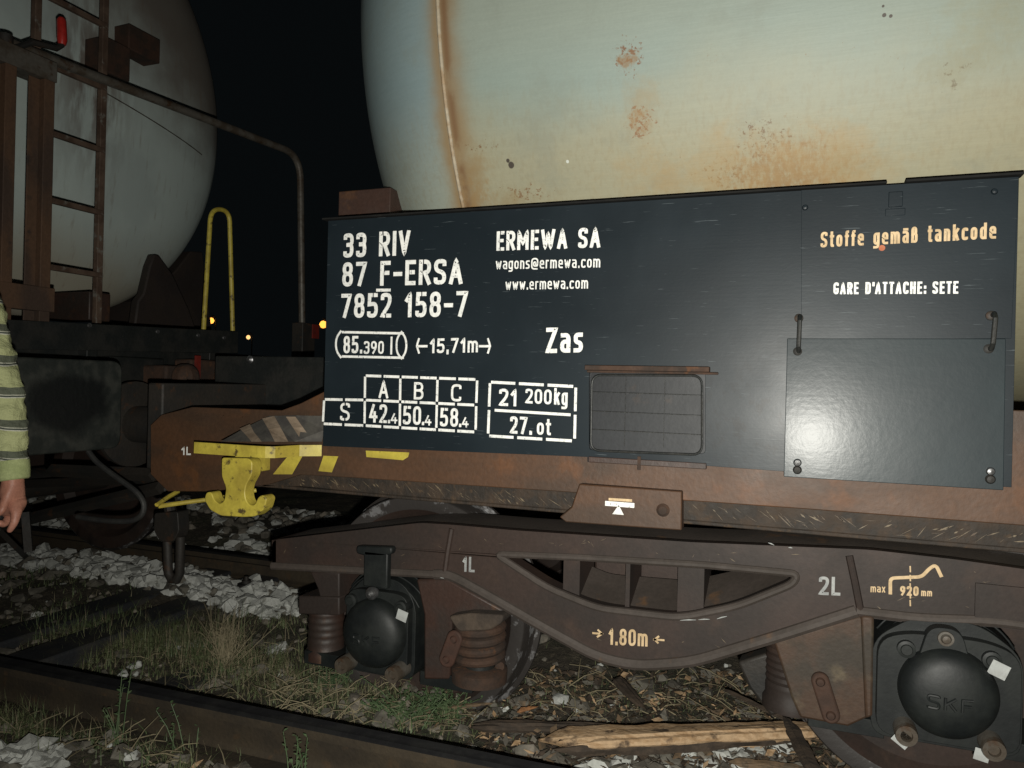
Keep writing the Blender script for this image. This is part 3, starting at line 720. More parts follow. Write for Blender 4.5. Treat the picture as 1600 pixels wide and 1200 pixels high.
MB().box((P2(920, 712, YB)[0], YB - .006, P2(920, 722, YB)[1]), (P2(1104, 722, YB)[0], YB + .01, P2(920, 713, YB)[1])).build('sill', 'brown', holder, bevel=.002)
MB().box((P2(997, 714, YB)[0], YB - .0085, P2(997, 734, YB)[1]), (P2(1002, 714, YB)[0], YB - .0045, P2(1000, 713, YB)[1])).build('paint_drip', 'rust', holder)
# hinged flap
YF = YB - .010
fp = [P2(1230, 530, YF), P2(1542, 527, YF), P2(1578, 530, YF), P2(1565, 762, YF), P2(1230, 747, YF)]
fz0 = P2(1400, 755, YF)[1]; fzt = P2(1400, 529, YF)[1]
xa, xb = fp[0][0], P2(1572, 530, YF)[0]
flap = MB().add([(xa, YF - .011, fz0), (xb, YF - .011, fz0), (xb, YF + .002, fzt), (xa, YF + .002, fzt), (xa, YF - .003, fz0), (xb, YF - .003, fz0), (xb, YF + .009, fzt), (xa, YF + .009, fzt)], [(0, 1, 2, 3), (7, 6, 5, 4), (0, 4, 5, 1), (1, 5, 6, 2), (2, 6, 7, 3), (3, 7, 4, 0)]).build('flap', 'flap', W, bevel=.0015)
for px0, py0, px1, py1 in ((1250, 497, 1248, 549), (1551, 493, 1547, 545)):
    a = at(px0, py0, YF); b = at(px1, py1, YF); s_ = 1 if px0 < 1400 else -1
    pts = [(a.x, YF + .01, a.z), (a.x, YF - .02, a.z + .002), (a.x - .0, YF - .034, a.z - .010), (b.x, YF - .034, b.z + .012), (b.x, YF - .02, b.z), (b.x, YF + .01, b.z)]
    h = MB().tube(pts, .0062, 10).build('handle', 'black', flap)
    mb = MB()
    for q in (a, b): mb.lathe([(.0005, -.004), (.008, -.003), (.012, 0), (.012, .008)], (q.x - .003, YF, q.z), 'Y', 16)
    mb.build('bolt', 'grime', h)
for px, py in ((1246, 728), (1546, 742)):
    c = at(px, py, YF)
    for dz, rr in ((.010, .011), (-.010, .012)):
        MB().lathe([(.0005, -.010), (rr * .7, -.008), (rr, -.002), (rr, .006)], (c.x, YF - .010, c.z + dz), 'Y', 16).build('bolt', 'steel' if dz > 0 else 'grime', flap)
# yellow rope hook under a bent bracket
YH = 2.16
p0 = P2(303, 701, YH); p1 = P2(413, 705, YH); q0 = P2(345, 690, YS); q1 = P2(503, 706, YS)
zc = (p0[1] + p1[1]) / 2
mb = MB()
pl = [Vector((p0[0], YH)), Vector((p1[0] - .03, YH)), Vector((p1[0], YH + .004)), Vector((p1[0] + .03, YH + .02)), Vector((q1[0] - .06, YS - .05)), Vector((q1[0], YS - .002))]
for i in range(len(pl) - 1):
    a, b = pl[i], pl[i + 1]; n_ = Vector((b.y - a.y, -(b.x - a.x))).normalized() * -.012
    vs = [(a.x, a.y, zc - .020), (b.x, b.y, zc - .020), (b.x, b.y, zc + .020), (a.x, a.y, zc + .020)]
    vs += [(p[0] + n_.x, p[1] + n_.y, p[2]) for p in vs]
    mb.add(vs, [(0, 1, 2, 3), (7, 6, 5, 4), (0, 4, 5, 1), (3, 2, 6, 7), (0, 3, 7, 4), (1, 5, 6, 2)])
br = mb.build('hook_bracket', 'yellow', W)
# sloping gusset over the bracket with grey-brown stripes
def gus(px, py, lift=0.0):
    yl = YH + .016 if px < 413 else YH + .016 + (YS - .012 - YH - .016) * min(1, (px - 413) / 90)
    a = at(px, 690, yl); b = at(px, 648, YS - .004); p = a.lerp(b, (690 - py) / 42.0); p.y -= lift; return p
mb = MB(); P = [gus(*q) for q in ((345, 690), (385, 668), (420, 650), (462, 649), (507, 650), (507, 672), (503, 690), (460, 690), (413, 690), (380, 690))]
mb.add(P, [(0, 1, 9), (1, 8, 9), (1, 2, 8), (2, 7, 8), (2, 3, 7), (3, 5, 7), (3, 4, 5), (5, 6, 7)])
gs = mb.build('gusset', 'hatchdark', W, smooth=0)
for q in (((377, 670), (393, 663), (399, 675), (412, 690), (396, 690), (386, 679)), ((412, 654), (431, 650), (441, 668), (453, 690), (432, 690), (422, 671)), ((449, 651), (464, 651), (476, 668), (487, 684), (473, 687), (460, 668))):
    P = [gus(*p_, .009) for p_ in q]; MB().add(P, [(0, 1, 2, 5), (5, 2, 3, 4)]).build('pale_stripe', 'hatchlight', gs, smooth=0)
# anchor shaped hook
hook = PP([(346, 715), (388, 716), (394, 722), (393, 742), (384, 758), (382, 770), (384, 782), (390, 790), (398, 789), (403, 777), (410, 773), (417, 779), (412, 796), (398, 807), (380, 808), (345, 806), (328, 797), (319, 781), (322, 769), (330, 769), (334, 781), (342, 788), (350, 783), (353, 763), (346, 744)], YH + .02)
mb = MB().prism(roundpoly(hook, .011, n=4), YH + .02, YH + .07)
hx = (P2(345, 720, YH + .02)[0] + P2(400, 720, YH + .02)[0]) / 2; mb.box((hx - .05, YH + .06, zc - .085), (hx + .02, YS, zc - .025))
hk = mb.build('rope_hook', 'yellow', W, bevel=.005)
mb = MB(); pts = [at(278, 768, 2.35), at(262, 777, 2.28), at(245, 789, 2.2), at(248, 791, 2.22), at(290, 785, 2.3), at(345, 778, 2.42), at(400, 766, 2.52)]
mb.tube(pts, .0085, 8); mb.build('uncoupling_rod', 'yellow', W)

# ================================================================ derailed bogie
BG = thing('bogie', (-.534, 3.57, 0), 'dark brown cast bogie with two axle boxes, derailed on the dirt under the cream wagon', 'bogie')
YG = 2.47
outer = PP([(417, 846), (650, 819), (700, 822), (800, 831), (1080, 850), (1360, 862), (1500, 878), (1640, 898), (1640, 990), (1560, 978), (1440, 974), (1339, 962), (1220, 1000), (1080, 1042), (992, 1048), (930, 1034), (850, 990), (760, 938), (697, 903), (673, 903), (417, 889)], YG)
holep = PP([(768, 868, .03), (905, 874, 0), (1100, 886, 0), (1246, 900, .02), (1240, 916, .03), (1150, 952, .05), (1060, 970, .05), (930, 955, .05), (850, 922, .05)], YG)
ou = roundpoly(outer, .03, n=4); ho = roundpoly(holep, .03, n=4)
mb = MB().holed([tuple(p) for p in ou], [[tuple(p) for p in ho]], YG + .03, YG + .065)
top = roundpoly(outer[:8], .05, closed=False); bot = roundpoly(outer[11:20], .06, closed=False); botl = roundpoly([outer[20], outer[19], outer[18]], .03, closed=False)
mb.mat(1)
cz = .042
vs = [(p.x, YG + .030, p.y - cz) for p in top] + [(p.x, YG + .045, p.y - cz * .45) for p in top] + [(p.x, YG + .12, p.y - .004) for p in top] + [(p.x, YG + .30, p.y) for p in top]
n_ = len(top); mb.add(vs, [(k * n_ + i, k * n_ + i + 1, (k + 1) * n_ + i + 1, (k + 1) * n_ + i) for k in range(3) for i in range(n_ - 1)])
for ln_, rr in ((bot, .020), (botl, .016), (botr := roundpoly(outer[8:12], .05, closed=False), .016)):
    mb.mat(1).tube([(p.x, YG + .034, p.y + .006) for p in ln_], rr, 10)
    mb.mat(0).strip(ln_, .012, YG + .034, YG + .24)
mb.mat(1).tube([(p.x, YG + .034, p.y) for p in ho], .013, 10, closed=True)
mb.mat(0).strip(list(ho), -.012, YG + .03, YG + .10, closed=True)
lo_ = [q for q in roundpoly(PP([(872, 930), (930, 955), (1060, 968), (1150, 950), (1238, 918)], YG), .03, closed=False)]
n_ = len(lo_); mb.mat(1).add([(p.x, YG + .045, p.y) for p in lo_] + [(p.x, YG + .21, p.y + .075) for p in lo_], [(i, i + 1, n_ + i + 1, n_ + i) for i in range(n_ - 1)])
mb.mat(0)
mb.prism([outer[0], outer[20], (outer[20][0] + .02, outer[20][1]), (outer[0][0] + .02, outer[0][1])], YG + .03, YG + .28)
# ribs seen in the long opening
for xa, xb in ((874, 900), (973, 980), (1056, 1098)):
    a = P2(xa, 875, YG); b = P2(xb, 965, YG); c = P2(xb, 875, YG)
    mb.box((a[0], YG + .05, P2(xa, 968, YG)[1]), (max(c[0], a[0] + .012), YG + .24, P2(xa, 868, YG)[1]))
# weld lines
for q in ([(706, 826), (700, 860), (694, 903)], [(1327, 868), (1336, 910), (1346, 962)]):
    mb.tube([(P2(x, y, YG + .03)[0], YG + .03, P2(x, y, YG + .03)[1]) for x, y in q], .011, 8)
mb.box((P2(1527, 914, YG)[0], YG + .022, P2(1527, 968, YG)[1]), (P2(1650, 914, YG)[0], YG + .03, P2(1527, 914, YG)[1]))
sf = mb.build('side_frame', ['bogie', 'dust'], BG, bevel=.004)
mb = MB(); rs = random.Random(31)
for px, py, ln, dz_ in ((1075, 969, .05, .004), (1100, 968, .035, .003), (1128, 965, .03, .006), (690, 903, .02, .0), (1205, 850, .018, -.003), (1235, 856, .012, 0)):
    c = at(px, py, YG + .018); k = .0022
    mb.tube([(c.x - ln / 2, c.y, c.z - dz_), (c.x, c.y, c.z + .001), (c.x + ln / 2, c.y, c.z + dz_)], [.0006, k, .0006], 6)
mb.build('chipped_edge', 'tag', sf)
mb = MB()
for _ in range(46):
    px, py = rs.choice(((rs.uniform(700, 960), rs.uniform(838, 860)), (rs.uniform(960, 1330), rs.uniform(862, 878)), (rs.uniform(900, 1150), rs.uniform(985, 1030)), (rs.uniform(1345, 1560), rs.uniform(890, 960)), (rs.uniform(430, 690), rs.uniform(850, 885))))
    c = at(px, py, YG + .03); ln = rs.uniform(.003, .014); an = rs.gauss(0, .6); d = Vector((math.cos(an), math.sin(an))) * ln; q = Vector((c.x, c.z)); n2 = Vector((-d.y, d.x)).normalized() * rs.uniform(.0004, .0014)
    mb.add([(p.x, YG + .0285, p.y) for p in (q - d, q - n2, q + d, q + n2)], [(0, 1, 2, 3)])
mb.build('scratch_marks', 'scratch', sf, smooth=0)
mb = MB(); Yt = YG + .03
T(mb, '1L', (723, 893), (742, 894), 24, Yt, weight=.16, stencil=False); T(mb, '2L', (1279, 929), (1313, 930.5), 29, Yt, weight=.16, stencil=False)
mb.build('lettering', surf('grey_stencil_paint', (.36, .37, .36), (.26, .27, .27), 16, rough=.75), sf, smooth=0)
mb = MB(); T(mb, '1.80m', (951, 1007), (1012, 1010), 26, Yt, weight=.15, stencil=False)
for q in ([(927, 989), (940, 990)], [(935, 984.5), (941, 990), (934, 994.5)], [(1022, 999), (1037, 1000)], [(1029, 994.5), (1023, 999), (1028, 1004)]): LN(mb, q, 3, Yt)
CV(mb, [(1391, 926), (1391, 903), (1440, 901), (1452, 888), (1462, 882), (1470, 899)], 5, Yt, r=.012)
for y0 in (885, 899, 912, 926, 938): LN(mb, [(1422, y0), (1422.3, y0 + 8)], 2, Yt)
T(mb, '920', (1406, 930), (1435, 931), 15, Yt, weight=.2, stencil=False); T(mb, 'mm', (1439, 931), (1456, 931.5), 11, Yt, weight=.16, stencil=False); T(mb, 'max', (1360, 925), (1383, 925.5), 12, Yt, weight=.14, stencil=False)
mb.build('lettering', 'cream', sf, smooth=0)

AX = [(-1.447, .445), (.379, .527)]
def wheelset(ax, nm='wheelset'):
    mb = MB().tube([(ax[0], 2.55, ax[1]), (ax[0], 4.6, ax[1])], .085, 24)
    wsx = mb.build(nm, 'grime', BG)
    for y0, sg in ((2.755, 1), (4.385, -1)):
        mb = MB()
        pr = [(.08, .02 * sg), (.16, .02 * sg), (.20, .055 * sg), (.36, .05 * sg), (.40, .0), (.452, .0)]
        mb.lathe(pr, (ax[0], y0, ax[1]), 'Y', 72)
        pr2 = [(.08, .16 * sg), (.16, .14 * sg), (.20, .085 * sg), (.36, .085 * sg), (.40, .135 * sg), (.47, .137 * sg)]
        mb.lathe(pr2, (ax[0], y0, ax[1]), 'Y', 72)
        mb.mat(1); mb.lathe([(.452, .0), (.458, .012 * sg), (.460, .08 * sg), (.468, .098 * sg), (.486, .108 * sg), (.488, .122 * sg), (.47, .137 * sg)], (ax[0], y0, ax[1]), 'Y', 96)
        mb.lathe([(.40, -.001 * sg), (.405, -.003 * sg), (.45, -.003 * sg), (.453, .0)], (ax[0], y0, ax[1]), 'Y', 96)
        mb.build('wheel', ['bogie', 'tyre'], wsx, smooth=30)
    return wsx
for q in AX: wheelset(q)

def axle_box(c, hw, big):
    # c: cap centre; housing, dome cap, bolts, tags
    x, z = c.x, c.z; Y = 2.42
    mb = MB()
    mb.prism(roundpoly([(x - hw, z - .17), (x - hw, z + .11), (x - .08, z + .19), (x + .08, z + .19), (x + hw, z + .11), (x + hw, z - .17)], .05, n=5), Y + .07, Y + .36)
    mb.prism(roundpoly([(x - hw + .012, z - .15), (x - hw + .012, z + .12), (x - .1, z + .15), (x + .1, z + .15), (x + hw - .012, z + .12), (x + hw - .012, z - .15)], .05, n=5), Y + .035, Y + .075)
    for sgn in (-1, 1):          # arms that carry the springs
        mb.box((x + sgn * .15 if sgn > 0 else x - .36, Y + .10, z - .19), (x + .36 if sgn > 0 else x - .15, Y + .30, z - .14))
    for k, rr in enumerate((.165, .18, .195)):   # ribs of the crown
        pts = [(x + rr * 1.05 * math.cos(R(t)), Y + .075 + k * .03, z + .02 + rr * math.sin(R(t))) for t in range(28, 153, 8)]
        mb.tube(pts, .004, 8)
    bx = mb.build('axle_box', 'greensteel', BG, bevel=.006)
    mb = MB().lathe([(.0005, -.035), (.03, -.0345), (.06, -.030), (.085, -.024), (.104, -.015), (.118, -.002), (.125, .016), (.127, .06)], (x, Y, z), 'Y', 56)
    t0 = (x - .055, z - .012)
    cap = mb.build('axle_cap', 'greensteel', bx)
    # raised letters
    mb = MB(); hh = .034; xx = 0
    for ch in 'SKF':
        Wd, st = GL[ch]
        for kind, pts in st:
            rr = .008
            pl = [(t0[0] + xx + q[0] * .026, t0[1] - hh / 2 + q[1] * hh, 0) if kind == 's' else (t0[0] + xx + q[0] * .026, t0[1] - hh / 2 + q[1] * hh) + ((0,) if len(q) > 2 else (rr,)) for q in pts]
            pa = roundpoly(pl, 0, closed=False)
            def yq(q):
                d = math.hypot(q.x - x, q.y - z); return Y - .035 + .021 * (d / .104) ** 2.2 - .001
            mb.tube([(q.x, yq(q), q.y) for q in pa], .0042, 6)
        xx += .041
    mb.build('raised_letters', 'greensteel', cap)
    for dx, dz in ((-.105, .105), (.105, .105), (-.105, -.12), (.105, -.12)):
        if dz < 0:
            b = MB().lathe([(.0005, -.02), (.014, -.02), (.016, -.03), (.028, -.03), (.030, -.02), (.030, .06)], (x + dx, Y + .0, z + dz), 'Y', 20)
            b.build('bolt', 'pipe', bx)
        else:
            b = MB().lathe([(.0005, -.004), (.014, -.004), (.016, 0), (.024, .002), (.026, .06)], (x + dx, Y + .018, z + dz), 'Y', 20)
            b.build('bolt', 'greensteel', bx)
    return bx
def tagplate(parent, px, py, Y, sz, rot, dy=.02):
    c = at(px, py, Y); h = sz / 2; ca, sa = math.cos(rot), math.sin(rot)
    P = [(c.x + ca * u - sa * v, c.z + sa * u + ca * v) for u, v in ((-h, -h * .9), (h, -h * .9), (h, h * .9), (-h, h * .9))]
    mb = MB().prism(P, Y, Y + .0012); mb.build('identity_tag', 'tag', parent)
c1 = at(580, 992, 2.42); c2 = at(1483, 1087, 2.42)
b1 = axle_box(c1, .142, 0); b2 = axle_box(c2, .19, 1)
tagplate(b1, 628, 962, 2.425, .042, R(-15)); tagplate(b2, 1561, 1047, 2.425, .045, R(-22)); tagplate(b2, 1410, 1155, 2.40, .044, R(-35)); tagplate(b2, 1534, 1180, 2.405, .036, R(-10))
# straps that stop the boxes dropping out
mb = MB(); a = P2(572, 866, 2.44); b = P2(606, 915, 2.44)
mb.box((a[0] - .02, 2.455, b[1] - .02), (b[0] - .012, 2.485, a[1] + .01)); mb.prism(roundpoly(PP([(556, 853), (612, 855), (612, 866), (600, 870), (570, 869), (556, 865)], 2.455), .012), 2.455, 2.49)
st = mb.build('retaining_strap', 'greensteel', BG, bevel=.006)
c = at(581, 927, 2.42); MB().lathe([(.0005, -.026), (.012, -.023), (.021, -.012), (.024, 0), (.021, .012), (.012, .03)], c, 'Y', 24).build('bolt', 'steel', st)
c = at(1477, 1002, 2.43)
mb = MB(); mb.prism(roundpoly([(c.x - .065, c.z - .06), (c.x - .04, c.z + .035, .035), (c.x + .04, c.z + .035, .035), (c.x + .065, c.z - .06)], .004, n=6), 2.435, 2.475)
st = mb.build('retaining_strap', 'greensteel', BG, bevel=.005)
c = at(1478, 998, 2.43); MB().lathe([(.0005, -.014), (.01, -.013), (.014, -.004), (.02, -.004), (.021, .006)], c, 'Y', 20).build('bolt', 'pipe', st)
# springs
def spring(px, py0, py1, Y, rad, turns, shroud, mat='rust', label=None):
    t = at(px, py0, Y); b = at(px, py1, Y); mb = MB(); cx, cy = t.x, Y + rad; H = t.z - b.z
    if shroud:
        pr = [(.0005, 0), (rad * 1.08, 0), (rad * 1.08, .03), (rad * .98, .045), (rad * .98, .07)]
        nb = 6
        for k in range(nb * 4 + 1):
            pr.append((rad * (.96 + .025 * math.cos(k * math.pi / 2)), .075 + (H - .09) * k / (nb * 4)))
        pr += [(rad, H), (.0005, H)]
        mb.lathe(pr, (cx, cy, b.z), 'Z', 32)
    else:
        mb.lathe([(.0005, -.012), (rad * 1.08, -.012), (rad * 1.10, .03), (rad * .9, .04), (.0005, .04)], (cx, cy, b.z), 'Z', 32)
        turns = 4.3; pts = []; N = int(turns * 20)
        for k in range(N + 1):
            a = 2 * math.pi * k / 20; pts.append((cx + (rad - .014) * math.cos(a), cy + (rad - .014) * math.sin(a), b.z + .05 + (H - .07) * k / N))
        mb.tube(pts, .0168, 10)
        mb.mat(1).lathe([(rad * .6, 0), (rad * .6, H)], (cx, cy, b.z), 'Z', 24)  # black core puts the shade of the coil gaps into colour
    return mb.build('spring', [mat, 'black'], BG, label=label)
spring(494, 935, 1036, 2.52, .073, 4, True, 'brown')
spring(735, 975, 1072, 2.46, .092, 3.6, False, label='rusty coil spring')
spring(1238, 1010, 1120, 2.60, .085, 3.6, True, 'bogie')
# pedestals (horn guides) hanging from the frame
mb = MB()
mb.prism(PP([(484, 893), (530, 895), (530, 937), (500, 936), (496, 920)], YG + .03), YG + .03, YG + .22)
mb.prism(PP([(466, 931), (530, 933), (530, 962), (466, 960)], YG + .02), YG + .02, YG + .2)
mb.build('horn_guide', 'bogie', BG, bevel=.006)
mb = MB()
mb.prism(PP([(650, 905), (700, 905), (790, 955), (786, 972), (706, 972), (702, 1062), (662, 1062), (662, 960)], YG + .045), YG + .045, YG + .22)
hg = mb.build('horn_guide', 'brown', BG, bevel=.008)
mb = MB(); mb.prism(roundpoly(PP([(702, 962), (735, 957), (788, 960), (786, 972), (766, 984), (718, 986)], YG + .0), .015), YG - .01, YG + .18)
mb.build('spring_cap', surf('dusty_cap', (.066, .048, .034), (.04, .03, .023), 12, rough=.85, bump=.6), hg, bevel=.012)
def link(px, py, w, h, Y, rot, mat):
    c = at(px, py, Y); P = []
    for k in range(28):
        t = 2 * math.pi * k / 28; u = math.cos(t) * w; v = (math.sin(t) * w + (h if math.sin(t) > 0 else -h)); P.append((c.x + u * math.cos(rot) - v * math.sin(rot), c.z + u * math.sin(rot) + v * math.cos(rot)))
    mb = MB().prism(P, Y, Y + .022); pl = mb.build('friction_link', mat, BG, bevel=.006)
    for sg in (-1, 1): MB().lathe([(.0005, -.008), (.010, -.007), (.014, 0), (.014, .004)], (c.x - sg * h * math.sin(rot), Y, c.z + sg * h * math.cos(rot)), 'Y', 14).build('pin', mat, pl)
    return pl
link(703, 1015, .030, .040, YG - .012, R(-20), surf('red_rust', (.055, .024, .015), (.042, .021, .014), 20, rough=.8, bump=.4))
mb = MB()
mb.prism(PP([(1214, 1000), (1345, 962), (1365, 990), (1365, 1118), (1325, 1136), (1250, 1122), (1236, 1090), (1208, 1000)], YG + .03), YG + .03, YG + .22)
mb.prism(PP([(1345, 962), (1366, 964), (1364, 1120), (1352, 1124)], YG + .015), YG + .015, YG + .2)
hg = mb.build('horn_guide', surf('rusty_stained_guide', (.055, .030, .017), (.034, .026, .018), 6, rough=.65, bump=.3, c=(.13, .10, .06), cscale=9, clo=.57, chi=.78), BG, bevel=.008)
link(1290, 1092, .026, .05, YG + .008, R(18), surf('red_rust_dark', (.05, .024, .014), (.038, .02, .013), 20, rough=.8, bump=.4))
mb = MB(); c = at(1175, 1050, 2.72)
mb.prism(PP([(1152, 1035), (1200, 1020), (1222, 1080), (1232, 1112), (1204, 1120), (1170, 1075)], 2.68), 2.68, 2.76); mb.build('brake_shoe', 'grime', BG, bevel=.01)
# transom and far side frame
mb = MB().box((-.72, 2.74, .42), (-.36, 4.4, .78)); mb.box((-.6, 3.4, .78), (-.48, 3.74, 1.0)); mb.build('transom', 'bogie', BG, bevel=.01)
far = sf.copy(); COL.objects.link(far); far.location = sf.location + Vector((0, 1.93, 0)); WLOC[far.name] = WLOC[sf.name] + Vector((0, 1.93, 0))
# ================================================================ left-hand tank wagon
V = thing('tank_wagon', (-10.5, 3.0, RAILZ), 'grey tank wagon with ladder and red brake crank, still on its rails', 'tank wagon')
prof = []
LX, LY, LZ, LR = -4.12, 3.02, 3.08, 1.42
for k in range(13):
    a = math.pi / 2 * k / 12; prof.append((LR * math.sin(a) if k else .0005, LX + .36 * math.cos(a)))
prof += [(LR, -x) for x in (5, 7, 9, 11, 13, 15)]
for k in range(9):
    a = math.pi / 2 * (8 - k) / 8; prof.append((LR * math.sin(a) if k < 8 else .0005, -16.6 - .36 * math.cos(a)))
tk = MB().lathe(prof, (0, LY, LZ), 'X', 128).build('tank', 'tank2', V, origin=(LX, LY, LZ), smooth=40)
def dishx(y, z):
    d = math.hypot(y - LY, z - LZ) / LR
    return LX + .36 * math.sqrt(max(0, 1 - d * d))
mb = MB()
for za, zb_ in ((3.06, 2.86),):
    pts = [(dishx(y, za + (zb_ - za) * (y - 2.2) / 2) + .001, y, za + (zb_ - za) * (y - 2.2) / 2) for y in [2.0 + .1 * k for k in range(22)]]
    mb.tube(pts, .004, 6)
mb.build('weld_seam', 'pipe', tk)
# saddle under the dished end
th = [R(k) for k in range(212, 331, 8)]
poly = [(3.62, 1.5)] + [(LY + (LR + .02) * math.cos(t), LZ + (LR + .02) * math.sin(t)) for t in th if LY + (LR + .02) * math.cos(t) > 3.6] + [(4.30, 2.25), (4.45, 1.5)]
mb = MB().prismx(poly, -4.35, -4.05)
mb.prismx([(3.42, 1.5), (3.46, 1.8), (3.50, 1.85), (3.54, 2.02), (3.575, 2.10), (3.61, 2.10), (3.72, 2.0), (3.86, 1.8), (4.02, 1.5)], -3.80, -3.74)
mb.build('saddle', surf('dark_saddle_brown', (.026, .018, .014), (.018, .013, .011), 5, rough=.7), V, bevel=.01)
# underframe
mb = MB(); mb.box((-17.5, 1.80, 1.18), (-3.36, 1.86, 1.46)); mb.box((-17.5, 4.14, 1.18), (-3.36, 4.2, 1.46)); mb.box((-17.5, 2.8, 1.1), (-3.36, 3.2, 1.45))
mb.build('sole_bar', 'grime', V, bevel=.006)
mb = MB(); mb.box((-3.36, 1.74, 1.02), (-3.26, 4.34, 1.50)); mb.box((-3.30, 2.80, 1.05), (-3.2, 3.14, 1.45))
for y in (2.1, 3.85): mb.box((-3.27, y - .2, 1.05), (-3.24, y + .2, 1.42))
hs = mb.build('headstock', 'black', V, bevel=.008)
mb = MB(); mb.prismx([(1.72, 1.52), (3.62, 1.59), (3.62, 1.63), (1.72, 1.555)], -4.05, -3.15); mb.prismx([(1.72, 1.44), (3.62, 1.50), (3.62, 1.63), (1.72, 1.56)], -3.15, -3.13)
for y in (1.9, 2.7, 3.5): mb.box((-3.9, y - .03, 1.43), (-3.2, y + .03, 1.53))
mb.box((-3.30, 3.60, 1.40), (-3.22, 4.5, 1.50))
pf = mb.build('end_platform', 'black', V, bevel=.004)
for y in (2.62, 3.02, 3.3, 3.5):
    MB().lathe([(.0005, .006), (.009, .006), (.012, 0)], (-3.128, y, 1.585), 'X', 10).build('bolt', 'steel', pf)
rp = [(3.78, 1.30), (4.28, 1.30), (4.28, 1.5), (3.78, 1.5)]
# buffers
for i, yb in enumerate((2.12, 3.86)):
    mb = MB(); zc_ = 1.235; xs = -2.66
    pl = roundpoly([(yb - .28, zc_ - .18), (yb + .27, zc_ - .18), (yb + .27, zc_ + .18), (yb - .28, zc_ + .18)], .05, n=6)
    mb.prismx([tuple(q) for q in pl], xs - .035, xs)
    mb.lathe([(.10, xs - .30), (.10, xs - .03)], (0, yb, zc_), 'X', 28); mb.lathe([(.125, -3.26), (.125, -2.93), (.10, -2.93)], (0, yb, zc_), 'X', 28)
    nb = NT('greased_buffer_face'); o_ = nb.xyz()
    g = nb.gauss(.02, .01, .19, .12, o_[1], o_[2]); gg = nb.ramp(nb.math('ADD', g, nb.math('MULTIPLY', nb.math('SUBTRACT', nb.noise(9, 6), .5), .7)), .25, .6)
    col = nb.mix(gg, nb.mix(nb.ramp(nb.noise(16, 6), .4, .65), (.016, .019, .017), (.036, .038, .033)), (.004, .005, .005))
    nb.bump(nb.noise(40, 5), .4, .005); nb.out(col, .55)
    mb.build('buffer', nb.m, V, bevel=.006, origin=(xs, yb, zc_))
# draw hook, hanging coupling
mb = MB(); c0 = ats(285, 590, -3.0)
mb.lathe([(.0005, 0), (.055, -.0), (.07, .02), (.07, .07), (.045, .09)], (-3.02, c0.y, c0.z), 'X', 24)
mb.box((-3.22, c0.y - .06, c0.z - .2), (-3.05, c0.y + .14, c0.z + .06)); mb.box((-3.22, c0.y + .16, c0.z - .24), (-3.1, c0.y + .36, c0.z + .10))
mb.build('draw_hook', 'rust', V, bevel=.012)
MB().box((-3.09, c0.y + .175, c0.z - .0), (-3.075, c0.y + .205, c0.z + .12)).build('reflector', 'red', V)
YC = 2.86
mb = MB(); tp = at(266, 812, YC)
mb.prism(roundpoly(PP([(250, 800), (286, 798), (288, 828), (282, 840), (276, 845), (262, 845), (256, 840), (249, 826)], YC), .015), YC - .035, YC + .035)
a0 = at(261, 838, YC); a1 = at(263, 895, YC); b0 = at(282, 838, YC); b1_ = at(281, 895, YC); bt_ = at(272, 906, YC)
mb.tube([a0, a1, (bt_.x - .015, YC, bt_.z), (bt_.x + .015, YC, bt_.z), b1_, b0], .022, 12)
mb.tube([(tp.x, YC, tp.z + .04), (-2.98, YC, 1.2)], .028, 10)
mb.build('screw_coupling', 'grime', V, bevel=.006)
# brake hose and pipes under the headstock
Yh = 2.3
pts = [at(*q, Yh) for q in ((138, 705), (150, 722), (185, 748), (214, 768), (226, 786), (224, 803), (210, 814), (180, 815), (150, 812), (112, 806))]
sm = []
for i in range(len(pts) - 1):
    for k in range(4): sm.append(pts[i].lerp(pts[i + 1], k / 4))
for _ in range(3): sm = [sm[0]] + [(sm[i - 1] + sm[i] * 2 + sm[i + 1]) / 4 for i in range(1, len(sm) - 1)] + [sm[-1]]
MB().tube(sm, .011, 10).build('brake_hose', surf('black_rubber', (.03, .03, .028), (.02, .02, .02), 14, rough=.6, bump=.3), V)
mb = MB()
def bar(p, q, Y, th, dp, z2=None):
    a = at(*p, Y); b = at(*q, Y); mb.tube([a, b], th, 4)
bar((-120, 850), (250, 762), 2.75, .03, 0); bar((-60, 760), (250, 748), 2.9, .022, 0); bar((40, 800), (45, 862), 2.7, .025, 0); bar((0, 830), (40, 870), 2.72, .018, 0)
bar((80, 735), (240, 742), 2.6, .03, 0)
mb.build('brake_rigging', 'grime', V)
# ladder
XL = -3.36
mb = MB()
for y in (2.50, 2.86): mb.box((XL - .02, y - .017, 1.57), (XL + .01, y + .017, 4.3))
ld = mb.build('ladder', M.setdefault('ladder', surf('rusty_ladder', (.10, .065, .045), (.06, .035, .022), 9, rough=.75, c=(.15, .14, .12), cscale=20, bump=.4)), V, bevel=.003)
for k in range(8):
    z = 1.86 + .315 * k; MB().box((XL - .012, 2.52, z - .013), (XL + .012, 2.875, z + .013)).build('rung', 'ladder', ld, bevel=.003)
